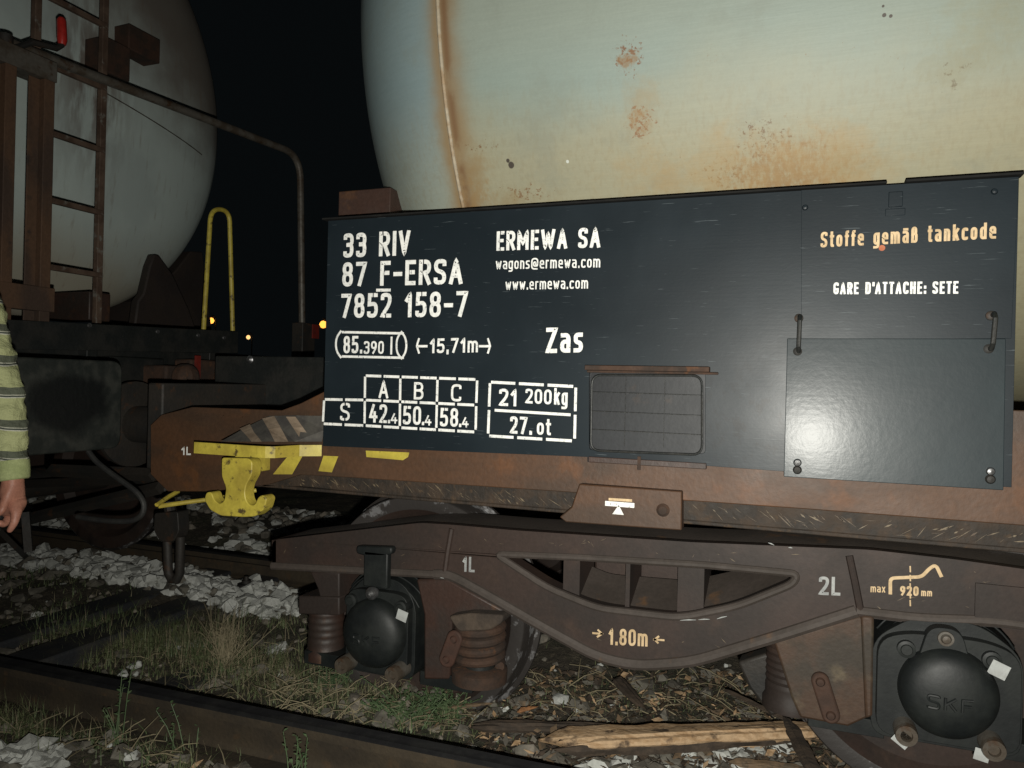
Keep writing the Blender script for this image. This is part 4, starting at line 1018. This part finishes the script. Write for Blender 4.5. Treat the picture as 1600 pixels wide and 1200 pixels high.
# brake stand: two rusty channels with a cross head, crank above
XP = -3.18
q = [ats(x, y, XP) for x, y in ((-6, 130), (19, 130), (46, 130), (79, 130), (52, 508), (79, 510))]
mb = MB()
for ya, yb in ((q[0].y, q[1].y), (q[2].y, q[3].y)):
    mb.box((XP - .010, ya, 1.55), (XP - .002, yb, q[3].z)); mb.box((XP - .002, yb - .05, 1.56), (XP + .03, yb, q[3].z))
mb.box((XP - .02, q[0].y - .1, 1.63), (XP + .034, q[3].y + .02, ats(40, 446, XP).z))
bs = mb.build('brake_stand', surf('rusty_channel', (.085, .045, .024), (.05, .03, .02), 6, rough=.8, bump=.5, c=(.03, .021, .016), cscale=10, stretch=(1, 1, .4)), V, bevel=.003)
mb = MB(); mb.box((XP - .08, q[0].y - .4, q[3].z), (XP + .03, q[3].y + .01, q[3].z + .09)); mb.build('cross_head', 'pipe', bs, bevel=.004)
Zc = q[3].z + .09
c1_ = ats(8, 62, XP); c2_ = ats(10, 78, XP); 
mb = MB().tube([(XP, c1_.y, Zc - .02), (XP, c1_.y, c1_.z + .02)], .03, 12)
e0 = ats(28, 74, XP); e1 = ats(50, 66, XP); e2 = ats(88, 76, XP); e3 = ats(97, 70, XP)
mb.tube([(XP, c1_.y, c1_.z - .03), (XP, e0.y, e0.z), (XP, e1.y, e1.z), (XP, e2.y, e2.z), (XP, e3.y, e3.z)], .013, 10)
ck = mb.build('brake_crank', 'grime', V)
e4 = ats(96, 32, XP); MB().tube([(XP, e3.y, e3.z), (XP, e3.y, e3.z + .02), (XP, e4.y, e4.z), (XP, e4.y, e4.z + .012)], [.016, .021, .020, .012], 14).build('handle', surf('red_handle_paint', (.38, .022, .016), (.32, .02, .015), 20, rough=.35), ck)
# handrail round the platform
XR = -3.22
hz = 2.80
mb = MB(); pts = roundpoly([(1.75, 2.74), (4.28, 2.86), (4.36, 1.46)], .17, closed=False, n=10)
mb.tube([(XR, p.x, p.y) for p in pts], .0225, 14)
mb.build('handrail', 'pipe', V)
c = ats(470, 505, XR); mb = MB().box((XR - .05, 4.30, 1.44), (XR + .04, 4.44, 1.74)); mb.build('post_socket', 'grime', V, bevel=.006)
MB().box((XR + .041, 4.40, 1.64), (XR + .05, 4.47, 1.735)).build('reflector', 'red', V)
mb = MB(); lp = [ats(*p_, XR) for p_ in ((318, 516), (329, 345), (343, 331), (358, 347), (364, 530))]
pts = roundpoly([(lp[0].y, lp[0].z), (lp[1].y, lp[1].z + .07), (lp[3].y, lp[3].z + .07), (lp[4].y, lp[4].z)], .075, closed=False, n=10)
mb.tube([(XR, p.x, p.y) for p in pts], .013, 10); mb.build('grab_loop', 'yellow', V)
# rusty lugs on the tank end
for (xa, ya, xb, yb, st_) in ((163, 55, 203, 128, -3.62), (202, 36, 250, 100, -3.66)):
    a = ats(xa, ya, st_); b = ats(xb, yb, st_)
    MB().box((st_ - .15, a.y, b.z), (st_, b.y, a.z)).build('lug', surf('dark_rust', (.05, .024, .014), (.03, .018, .012), 12, rough=.85, bump=.5), V, bevel=.006)
a = ats(140, 455, -3.5); b = ats(172, 512, -3.5); MB().box((-3.8, a.y, 1.64), (-3.5, b.y, a.z)).build('bracket', 'brown', V, bevel=.006)
# bogie of the grey wagon
BL = thing('bogie', (-4.65, 2.97, RAILZ), 'dark bogie standing on the rails under the grey tank wagon at the far left', 'bogie')
wc = gz(178, 850, RAILZ)
dx = wc.x - AX[1][0]
SH = Vector((dx, 2.97 - 3.57, RAILZ + .46 - AX[1][1]))
def copy_tree(o, parent, top=False):
    c = o.copy(); COL.objects.link(c); c.parent = parent; WLOC[c.name] = WLOC.get(o.name, Vector())
    if top: c.location = WLOC[o.name] + SH - WLOC[parent.name]
    for ch in [k for k in COL.objects if k.parent == o]: copy_tree(ch, c)
    return c
for ch in [k for k in COL.objects if k.parent == BG]: 
    if ch.name.split('.')[0] in ('wheelset', 'transom', 'axle_box', 'horn_guide', 'spring', 'brake_shoe'): copy_tree(ch, BL, True)

# ================================================================ distant lamps
for px, py, d, rr, mt, lab in ((505, 507, 60, .30, 'lamp', 'glowing orange street lamp far off beside the left edge of the data board'), (330, 501, 75, .30, 'lamp', 'small orange street lamp far off between the legs of the yellow loop'), (388, 527, 85, .24, 'lamp2', 'faint pale yellow street lamp far off, lowest of the three lights')):
    c = CAM + ray(px, py) * d
    t = thing('street_lamp', (c.x, c.y, 0), lab, 'street lamp', 'distant street lamps')
    MB().tube([(c.x, c.y + .6, -.3), (c.x, c.y + .6, c.z + .3), (c.x, c.y + .3, c.z + .5), (c.x, c.y, c.z + .42)], .06, 8).build('pole', 'black', t)
    mb = MB().lathe([(.0005, rr), (rr * .6, rr * .8), (rr, .0), (rr * .6, -rr * .8), (.0005, -rr)], c, 'Z', 16); mb.build('lamp_globe', mt, t)

# ================================================================ person at the left edge
YPn = 1.62
PE = thing('person', (-2.75, 1.5, .12), 'person in green striped long sleeves, arm hanging at the left edge of the picture', 'person')
def skin(name, chains, mat, parent, sub=2, extra=None, origin=None):
    vs = []; es = []; rad = []; idx = {}
    for ch in chains:
        prev = None
        for p in ch:
            key = tuple(round(a, 4) for a in p[:3])
            if key not in idx: idx[key] = len(vs); vs.append(Vector(p[:3])); rad.append(p[3:] if len(p) > 4 else (p[3], p[3]))
            if prev is not None and prev != idx[key]: es.append((prev, idx[key]))
            prev = idx[key]
    origin = Vector(origin or vs[0])
    me = bpy.data.meshes.new(name); me.from_pydata([v - origin for v in vs], es, [])
    o = bpy.data.objects.new(name, me); COL.objects.link(o)
    sm_ = o.modifiers.new('skin', 'SKIN'); sm_.use_smooth_shade = True
    for i, d in enumerate(me.skin_vertices[0].data): d.radius = rad[i]; d.use_root = (i == 0)
    ss = o.modifiers.new('sub', 'SUBSURF'); ss.levels = sub; ss.render_levels = sub
    dg = bpy.context.evaluated_depsgraph_get(); me2 = bpy.data.meshes.new_from_object(o.evaluated_get(dg))
    bpy.data.objects.remove(o)
    o = bpy.data.objects.new(name, me2); COL.objects.link(o)
    for p in me2.polygons: p.use_smooth = True
    me2.materials.clear(); me2.materials.append(M[mat])
    o.parent = parent; o.location = origin - WLOC[parent.name]; WLOC[o.name] = origin
    return o
sh = at(-52, 415, YPn); el = at(8, 630, YPn); wr = at(21, 752, YPn)
pel = Vector((-2.78, 1.52, 1.02)); nk = Vector((-2.80, 1.53, 1.60)); hd = Vector((-2.79, 1.55, 1.76))
shl = Vector((2 * nk.x - sh.x, 2 * nk.y - sh.y + .0, sh.z))
hipr = Vector((-2.69, 1.53, .98)); hipl = Vector((-2.87, 1.53, .98))
k1 = Vector((-2.67, 1.56, .56)); k2 = Vector((-2.89, 1.54, .56)); a1_ = Vector((-2.66, 1.53, .19)); a2_ = Vector((-2.90, 1.50, .19))
ell = Vector((-3.12, 1.50, 1.24)); wrl = Vector((-3.08, 1.62, 1.0)); 
def ch(*a): return [tuple(p) + tuple(r if isinstance(r, tuple) else (r,)) for p, r in a]
hand_c = at(19, 785, YPn)
body = skin('body', [
    ch((pel, .14), (pel.lerp(nk, .45), .13), (pel.lerp(nk, .8), .14), (nk, .065), (nk.lerp(hd, .45), .06), (hd, .10), (hd + Vector((0, 0, .09)), .085)),
    ch((pel.lerp(nk, .8), .14), (sh, .055), (el, .043), (wr, .03), (at(18, 772, YPn), .036), (hand_c, .040)),
    ch((pel.lerp(nk, .8), .14), (shl, .055), (ell, .043), (wrl, .03), (wrl + Vector((0, .03, -.1)), .04)),
    ch((pel, .14), (hipr, .085), (k1, .058), (a1_, .04)), ch((pel, .14), (hipl, .085), (k2, .058), (a2_, .04)),
    # fingers: index points down, the others curl round what is held
    ch((hand_c, .040), (at(26, 800, YPn - .02), .016), (at(22, 818, YPn - .03), .0115), (at(13, 832, YPn - .035), .008)),
    ch((hand_c, .040), (at(16, 808, YPn + .0), .015), (at(6, 820, YPn - .03), .011), (at(-3, 816, YPn - .05), .009)),
    ch((hand_c, .040), (at(8, 806, YPn + .03), .014), (at(-4, 815, YPn + .0), .010), (at(-10, 808, YPn - .03), .009)),
    ch((hand_c, .040), (at(1, 800, YPn + .04), .013), (at(-10, 806, YPn + .02), .010), (at(-14, 798, YPn - .01), .008)),
    ch((at(18, 772, YPn), .036), (at(8, 784, YPn - .035), .014), (at(3, 798, YPn - .05), .011), (at(-4, 806, YPn - .055), .009)),
], 'skin', PE, origin=pel)
shirt = skin('shirt', [
    ch((pel + Vector((0, 0, -.06)), .165), (pel.lerp(nk, .3), .155), (pel.lerp(nk, .6), .16), (pel.lerp(nk, .84), .155), (nk + Vector((0, 0, -.01)), .075)),
    ch((pel.lerp(nk, .84), .155), (sh, .078), (sh.lerp(el, .5), .066), (el, .058), (el.lerp(wr, .45), .054), (el.lerp(wr, .72), .049), (el.lerp(wr, .82), .044)),
    ch((pel.lerp(nk, .84), .155), (shl, .078), (ell, .06), (wrl.lerp(ell, .15), .047))], 'shirt', PE, sub=4, origin=pel)
for v in shirt.data.vertices: v.co += v.normal * (.011 * noise.noise(Vector((v.co.x * 14, v.co.y * 14, v.co.z * 26))) + .004 * noise.noise(v.co * 60))
cp = [el.lerp(wr, t) for t in (.74, .80, .86, .92, .97, .985)]
mb = MB().tube(cp, [.047, .0475, .047, .0455, .044, .040], 28); mb.build('cuff', 'cuff', shirt, smooth=50)
skin('trousers', [ch((pel + Vector((0, 0, .04)), .152), (pel + Vector((0, 0, -.03)), .155), (hipr, .105), (k1, .078), (a1_ + Vector((0, 0, .0)), .07)), ch((pel + Vector((0, 0, -.03)), .155), (hipl, .105), (k2, .078), (a2_, .07))], 'trouser', PE)
for a in (a1_, a2_): skin('shoe', [ch((a + Vector((0, -.04, -.03)), .05), (a + Vector((0, .06, -.045)), .045), (a + Vector((.01, .18, -.055)), .035))], 'shoe', PE)
mb = MB().lathe([(.0005, .112), (.06, .098), (.095, .05), (.106, 0), (.104, -.03), (.09, -.07)], hd + Vector((0, -.012, .075)), 'Z', 24); mb.build('hair', 'hair', PE)
for sx in (-.035, .035): MB().lathe([(.0005, .014), (.01, .01), (.014, 0), (.01, -.01), (.0005, -.014)], hd + Vector((sx, .092, .045)), 'Z', 12).build('eye', 'eye', body)
skin('nose', [ch((hd + Vector((0, .095, .045)), .01), (hd + Vector((0, .122, .01)), .014), (hd + Vector((0, .10, .0)), .012))], 'skin', body)
MB().box(tuple(hd + Vector((-.026, .088, -.043))), tuple(hd + Vector((.026, .101, -.035)))).build('mouth', surf('lips', (.3, .1, .08), (.26, .09, .07), 20, rough=.5), body, bevel=.003)
for sx in (-1, 1): skin('ear', [ch((hd + Vector((sx * .098, .0, .055)), .014), (hd + Vector((sx * .106, -.01, .03)), .016), (hd + Vector((sx * .098, .0, .0)), .01))], 'skin', body)
g = at(-2, 806, YPn - .01)
t = MB().tube([g + Vector((-.01, .05, .06)), g + Vector((0, .0, .0)), g + Vector((.004, -.04, -.07))], [.018, .02, .022], 14).build('torch', 'plastic', bevel=.003)
tag(t, 'short black torch gripped in the hand at the left edge', 'torch')

# ================================================================ stones
def ico(sub):
    bm = bmesh.new(); bmesh.ops.create_icosphere(bm, subdivisions=sub, radius=1)
    v = [x.co.copy() for x in bm.verts]; f = [[q.index for q in p.verts] for p in bm.faces]; bm.free(); return v, f
SH_ = []
rnd = random.Random(11)
for k in range(22):
    bm = bmesh.new(); pts = []
    while len(pts) < 13:
        v = Vector((rnd.gauss(0, 1), rnd.gauss(0, 1), rnd.gauss(0, 1))).normalized() * rnd.uniform(.8, 1.12)
        if all((v - q).length > .38 for q in pts): pts.append(v)
    for v in pts: bm.verts.new(v)
    bmesh.ops.convex_hull(bm, input=bm.verts); bm.verts.ensure_lookup_table(); bm.verts.index_update()
    SH_.append(([v.co.copy() for v in bm.verts], [[q.index for q in f.verts] for f in bm.faces])); bm.free()
def stones(name, pos, mats, label, cat, kind='stuff'):
    vs = []; fs = []; mi = []
    for (x, y, z, s, mk) in pos:
        sh_ = rnd.choice(SH_); q = Matrix.Rotation(rnd.uniform(0, 6.28), 3, 'Z') @ Matrix.Rotation(rnd.uniform(0, 6.28), 3, 'X')
        sc = Vector((s * rnd.uniform(.8, 1.25), s * rnd.uniform(.8, 1.25), s * rnd.uniform(.6, .95)))
        b = len(vs)
        for v in sh_[0]:
            u = q @ v; vs.append((x + u.x * sc.x, y + u.y * sc.y, z + u.z * sc.z))
        for f in sh_[1]: fs.append(tuple(b + i for i in f)); mi.append(mk)
    me = bpy.data.meshes.new(name); me.from_pydata(vs, [], fs)
    for q in mats: me.materials.append(M[q])
    me.polygons.foreach_set('material_index', mi)
    o = bpy.data.objects.new(name, me); COL.objects.link(o); o['kind'] = kind; tag(o, label, cat); return o
def inpoly(x, y, P):
    c = False; j = len(P) - 1
    for i in range(len(P)):
        if (P[i][1] > y) != (P[j][1] > y) and x < (P[j][0] - P[i][0]) * (y - P[i][1]) / (P[j][1] - P[i][1]) + P[i][0]: c = not c
        j = i
    return c
heap = [tuple(gz(px, py, .16).xy) for px, py in ((40, 862), (130, 850), (220, 858), (300, 885), (400, 905), (470, 915), (500, 950), (450, 955), (380, 950), (330, 940), (270, 925), (215, 912), (150, 905), (60, 885))]
heap[0] = (-6.5, 3.3); heap.insert(0, (-6.5, 3.72))
pos = []
for _ in range(16000):
    x = rnd.uniform(-6.5, -1.5); y = rnd.uniform(2.4, 3.78)
    if inpoly(x, y, heap) and len(pos) < 1150:
        pos.append((x, y, gh(x, y) + rnd.uniform(.0, .055), .016 + .042 * rnd.random() ** 1.5, 0 if rnd.random() < .86 else 1))
stones('ballast_heap', pos, ['stone', 'stone2'], 'heap of clean white ballast stones piled along the farther rail', 'ballast')
pos = []
for _ in range(2600):
    x = rnd.uniform(-9, 3); y = rnd.uniform(3.98, 5.6); pos.append((x, y, gh(x, y) + .01, rnd.uniform(.025, .06), 0 if rnd.random() < (.85 if y < 4.5 else .3) else 1))
stones('far_ballast', pos, ['stone', 'stone2'], 'grey ballast shoulder beyond the farther rail, seen under the wagons', 'ballast')
pos = []
for _ in range(5200):
    x = rnd.uniform(-5.5, 2.2); y = rnd.uniform(1.0, 3.9); nz = noise.noise(Vector((x * 1.3, y * 1.3, 9)))
    if abs(y - 2.09) < .1 or (2.72 < y < 3.25 and (abs(x + 3.44) < .14 or abs(x + 3.08) < .14)) or (x > -.9 and rnd.random() < .5): continue
    if nz < -.15 and rnd.random() < .75: continue
    big = rnd.random() < .22
    pos.append((x, y, gh(x, y) + (.0 if big else .004), rnd.uniform(.03, .062) if big else rnd.uniform(.008, .026), 1 if rnd.random() < (.87 if y > 1.95 else .8) else 0))
for _ in range(60):
    p = gz(rnd.uniform(-30, 95), rnd.uniform(1172, 1215), .12); pos.append((p.x, p.y, .13, rnd.uniform(.03, .05), 0))
for _ in range(150):
    p = gz(rnd.uniform(900, 1260), rnd.uniform(1140, 1210), .12); pos.append((p.x, p.y, gh(p.x, p.y) + .01, rnd.uniform(.02, .045), 0 if rnd.random() < .55 else 1))
stones('gravel', pos, ['stone', 'stone2'], 'scattered dirty gravel and small stones over the ground of the track', 'gravel')

# ================================================================ grass, weeds, wood, leaves
def blade(vs, fs, mi, x, y, z, h, wd, lean, az, mk):
    d = Vector((math.cos(az), math.sin(az), 0)); n_ = Vector((-d.y, d.x, 0)); b = len(vs)
    for k in range(3):
        t = k / 3; c = Vector((x, y, z)) + d * (lean * h * t * t) + Vector((0, 0, h * t * (1 - .25 * lean * t)))
        vs.append(tuple(c - n_ * wd * (1 - t) * .5)); vs.append(tuple(c + n_ * wd * (1 - t) * .5))
    vs.append(tuple(Vector((x, y, z)) + d * lean * h + Vector((0, 0, h * (1 - .25 * lean)))))
    for k in range(2): fs.append((b + 2 * k, b + 2 * k + 1, b + 2 * k + 3, b + 2 * k + 2)); mi.append(mk)
    fs.append((b + 4, b + 5, b + 6)); mi.append(mk)
vs, fs, mi = [], [], []
rg = random.Random(3)
def tuft(px, py, spread, n, h, dryp, Z=.1):
    c = gz(px, py, Z)
    for _ in range(int(n * 2.2)):
        x = rg.gauss(c.x, spread * 1.25); y = rg.gauss(c.y, spread * .8)
        if abs(y - 2.09) < .05: continue
        blade(vs, fs, mi, x, y, gh(x, y) - .01, h * rg.uniform(.25, 1.15), rg.uniform(.0025, .006), abs(rg.gauss(.6, 1.1)), rg.uniform(0, 6.28), 1 if rg.random() < dryp * .7 else 0)
for px, py, sp, n, h, dp in ((150, 1015, .14, 260, .12, .25), (210, 1000, .14, 260, .13, .3), (270, 1010, .13, 300, .15, .35), (340, 1020, .09, 200, .20, .75), (350, 1000, .05, 90, .24, .9), (310, 1040, .12, 240, .10, .5), (400, 1050, .14, 260, .10, .6), (450, 1060, .14, 240, .08, .5), (120, 985, .12, 160, .10, .3),
    (40, 1010, .15, 120, .08, .4), (430, 1030, .1, 200, .10, .3), (500, 1080, .16, 260, .07, .5), (90, 1120, .10, 300, .10, .3), (30, 1110, .12, 320, .10, .3), (60, 1140, .10, 240, .09, .35), (180, 1150, .05, 60, .12, .6), (200, 1170, .12, 160, .06, .5), (300, 1190, .1, 140, .07, .3),
    (560, 1090, .15, 300, .06, .4), (620, 1110, .14, 340, .07, .2), (680, 1120, .12, 280, .06, .25), (700, 1090, .12, 240, .05, .3), (900, 1080, .15, 120, .05, .6), (1000, 1090, .2, 160, .05, .5), (1080, 1080, .15, 140, .06, .4), (170, 950, .15, 90, .07, .3), (430, 975, .12, 120, .08, .2), (30, 905, .2, 140, .08, .3), (80, 920, .2, 140, .07, .3)):
    tuft(px, py, sp, n, h, dp)
for _ in range(2600):
    x = rg.uniform(-5, 1.6); y = rg.uniform(1.2, 3.2)
    if abs(y - 2.09) < .085 or noise.noise(Vector((x * 1.6, y * 1.6, 3))) < .0: continue
    blade(vs, fs, mi, x, y, gh(x, y) - .005, rg.uniform(.02, .07), .005, rg.uniform(.3, 1.2), rg.uniform(0, 6.28), 1 if rg.random() < .5 else 0)
me = bpy.data.meshes.new('grass'); me.from_pydata(vs, [], fs)
for q in ('grass', 'dry'): me.materials.append(M[q])
me.polygons.foreach_set('material_index', mi)
o = bpy.data.objects.new('grass', me); COL.objects.link(o); o['kind'] = 'stuff'; tag(o, 'thin green and dry grass growing in tufts along the track', 'grass')
# leafy weeds
def weed(px, py, h, n, spread, label, Z=.1):
    c = gz(px, py, Z); t = MB(); lv = MB()
    for _ in range(n):
        az = rg.uniform(0, 6.28); sp = rg.uniform(.2, 1) * spread; hh = h * rg.uniform(.5, 1.1)
        b = Vector((c.x + rg.gauss(0, spread * .25), c.y + rg.gauss(0, spread * .25), 0)); b.z = gh(b.x, b.y) - .01
        e = b + Vector((math.cos(az) * sp, math.sin(az) * sp, hh)); md = b.lerp(e, .5) + Vector((0, 0, hh * .12))
        t.tube([b, md, e], [.0022, .0018, .001], 5)
        for k in range(9):
            u = .25 + .75 * k / 8; p = b.lerp(md, u * 2) if u < .5 else md.lerp(e, u * 2 - 1)
            a2 = rg.uniform(0, 6.28); L = rg.uniform(.010, .022); d = Vector((math.cos(a2), math.sin(a2), rg.uniform(-.1, .7))).normalized(); s_ = d.cross(Vector((0, 0, 1))).normalized() * L * .32
            q = p + d * L * .5
            lv.add([p, q - s_ + Vector((0, 0, .002)), p + d * L, q + s_ + Vector((0, 0, .002))], [(0, 1, 2, 3)])
    W_ = thing('weed', (c.x, c.y, gh(c.x, c.y)), label, 'weed', 'leafy weeds')
    t.build('stem', 'weed', W_); lv.build('foliage', 'weed', W_, smooth=0)
weed(545, 1062, .15, 22, .12, 'bright green weed in front of the left axle box')
weed(512, 1068, .10, 12, .08, 'small green weed below the left outer spring')
weed(500, 1040, .20, 4, .04, 'tall thin weed standing against the left outer spring')
weed(640, 1118, .10, 46, .17, 'broad low green weed cushion beside the near rail')
weed(700, 1108, .09, 34, .13, 'low leafy weed left of the splintered wood', )
weed(180, 1165, .26, 5, .06, 'spindly weed rising in front of the near rail', .11)
weed(285, 1172, .20, 5, .07, 'small leaved weed at the foot of the near rail', .11)
weed(465, 1235, .20, 6, .06, 'upright weed at the bottom edge before the rail', .11)
weed(672, 1062, .09, 9, .05, 'tiny weed at the foot of the inner horn guide')
c = gz(352, 1035, .1); ds = MB()
for _ in range(70):
    az = rg.uniform(0, 6.28); sp = abs(rg.gauss(0, .09)); hh = rg.uniform(.08, .25); b = Vector((c.x + rg.gauss(0, .015), c.y + rg.gauss(0, .015), gh(c.x, c.y) - .01))
    e = b + Vector((math.cos(az) * sp, math.sin(az) * sp, hh)); md = b.lerp(e, .55) + Vector((rg.gauss(0, .008), rg.gauss(0, .008), .01))
    ds.tube([b, md, e], [.0016, .0013, .0007], 5)
    for _k in range(2): u = md.lerp(e, rg.uniform(.1, .8)); ds.tube([u, u + Vector((rg.gauss(0, .03), rg.gauss(0, .03), rg.uniform(.01, .05)))], [.001, .0005], 4)
tag(ds.build('dry_shrub', 'dry'), 'dry bush of thin straw coloured stalks behind the near rail', 'shrub')
# splintered planks and debris
def plank(name, a, b, r0, r1, mat, label, cat, jag=.5, seed=1, h=.7):
    rr = random.Random(seed); a = Vector(a); b = Vector(b); d = (b - a); L = d.length; d.normalize(); s_ = d.cross(Vector((0, 0, 1))).normalized(); u = s_.cross(d)
    mb = MB(); mats = [mat] if isinstance(mat, str) or not isinstance(mat, list) else mat
    for j in range(6):
        off = s_ * rr.uniform(-.55, .55) * r0 + u * rr.uniform(-.4, .4) * r0 * h
        t0 = rr.uniform(-.02, .10 + .25 * jag * (j > 1)); t1 = rr.uniform(.90 - .3 * jag * (j > 1), 1.02); N = 22; K = 7; vs = []
        pf_ = [rr.uniform(.6, 1.2) for _ in range(K)]; bend = rr.uniform(-.3, .3) * r0
        for i in range(N + 1):
            t = t0 + (t1 - t0) * i / N; e = min(1, i / 2.5 + .12, (N - i) / 4.0 + .06); r = (r0 * (1 - t) + r1 * t) * (.62 if j else .85) * e
            for k in range(K):
                an = 2 * math.pi * k / K; q = r * pf_[k] * (1 + .35 * noise.noise(Vector((t * 7, k * 2.3 + j, seed))) + .06 * rr.uniform(-1, 1))
                vs.append(a + d * (L * t + (rr.uniform(-.3, .3) * r0 if i in (0, N) else 0)) + off * (1 - .5 * t) + s_ * (math.cos(an) * q + bend * math.sin(t * 3)) + u * math.sin(an) * q * h)
        mb.mat(0 if j < 4 else len(mats) - 1)
        mb.add(vs, [(i * K + k, i * K + (k + 1) % K, (i + 1) * K + (k + 1) % K, (i + 1) * K + k) for i in range(N) for k in range(K)] + [tuple(range(K))[::-1], tuple(range(N * K, N * K + K))])
    o = mb.build(name, mats, smooth=22); return tag(o, label, cat)
p, q = gz(835, 1160, .17), gz(1342, 1140, .21)
plank('broken_plank', p, q, .062, .055, ['wood', 'bark'], 'long pale splintered timber lying below the bogie', 'plank', .7, 3, .65)
p, q = gz(740, 1132, .14), gz(1010, 1140, .15); plank('broken_plank', p, q, .028, .02, 'bark', 'dark narrow timber lying behind the pale splintered one', 'plank', .5, 5)
p, q = gz(1228, 1120, .24), gz(1285, 1230, .22); plank('branch', p, q, .022, .027, 'bark', 'short brown stick propped across the pale timber', 'branch', .3, 7)
p, q = gz(1130, 1078, .22), gz(1238, 1130, .22); plank('branch', p, q, .010, .013, 'bark', 'thin dark stick leaning toward the pale timber', 'branch', .3, 8)
p, q = gz(1140, 1190, .13), gz(1260, 1200, .13); plank('broken_plank', p, q, .018, .014, 'leaf', 'reddish strip of wood at the bottom right beneath the pale timber', 'plank', .6, 9)
p, q = gz(960, 1058, .16), gz(1010, 1110, .12); plank('broken_plank', p, q, .03, .012, 'bark', 'dark wood shard standing in the litter under the bogie', 'plank', .6, 10)
p, q = gz(808, 1112, .13), gz(840, 1104, .13); plank('broken_plank', p, q, .014, .008, surf('orange_split_wood', (.36, .17, .07), (.25, .12, .05), 12, rough=.8, bump=.6), 'small orange wood splinter beside the left wheel', 'plank', .5, 11)
p, q = gz(700, 1106, .12), gz(775, 1098, .12); plank('broken_plank', p, q, .014, .008, 'leaf', 'thin brown splinter by the foot of the left wheel', 'plank', .5, 12)
lm = MB(); rl = random.Random(21)
for _ in range(5200):
    x = rl.gauss(.1, .9); y = rl.uniform(1.6, 3.3)
    if rl.random() < .7: pp = gz(rl.uniform(720, 1330), rl.uniform(1045, 1210), .1); x, y = pp.x, pp.y
    if abs(y - 2.09) < .09 and x < -.4: continue
    z = gh(x, y) + rl.uniform(.006, .04); L = .010 + .05 * rl.random() ** 1.6; a = rl.uniform(0, 6.28); d = Vector((math.cos(a), math.sin(a), rl.gauss(0, .45))).normalized(); s_ = d.cross(Vector((rl.gauss(0, .5), rl.gauss(0, .5), 1))).normalized() * L * rl.uniform(.10, .32)
    c = Vector((x, y, z)); k = rl.uniform(-.3, .3) * L; nn = d.cross(s_).normalized() * k
    lm.mat(rl.choice((0, 0, 0, 1, 1, 1, 2, 3))); lm.add([c - d * L * .5, c - s_ * .8 + nn * .4, c + d * L * .5 + nn, c + s_ + nn * .3], [(0, 1, 2, 3)])
o = lm.build('leaf_litter', ['leaf', 'bark', 'wood', 'stone2'], smooth=0, kind='stuff'); tag(o, 'dead leaves, bark and wood chips littering the dirt under the bogie', 'leaf litter')
tm = MB()
for _ in range(520):
    px, py = rl.choice(((rl.uniform(800, 1240), rl.uniform(1045, 1150)), (rl.uniform(430, 760), rl.uniform(1060, 1150)), (rl.uniform(200, 520), rl.uniform(990, 1100)), (rl.uniform(0, 520), rl.uniform(1110, 1200))))
    c = gz(px, py, .1); a = rl.uniform(0, 6.28); L = rl.uniform(.05, .16); z = gh(c.x, c.y)
    if abs(c.y - 2.09) < .1: continue
    d = Vector((math.cos(a), math.sin(a), rl.uniform(.0, .5))) * L; m0 = Vector((c.x, c.y, z + .005))
    tm.tube([m0, m0 + d * .5 + Vector((0, 0, .012)), m0 + d], [.0022, .0018, .001], 5)
o = tm.build('twigs', 'dry', kind='stuff'); tag(o, 'dry twigs and stalks strewn among the litter', 'twigs')
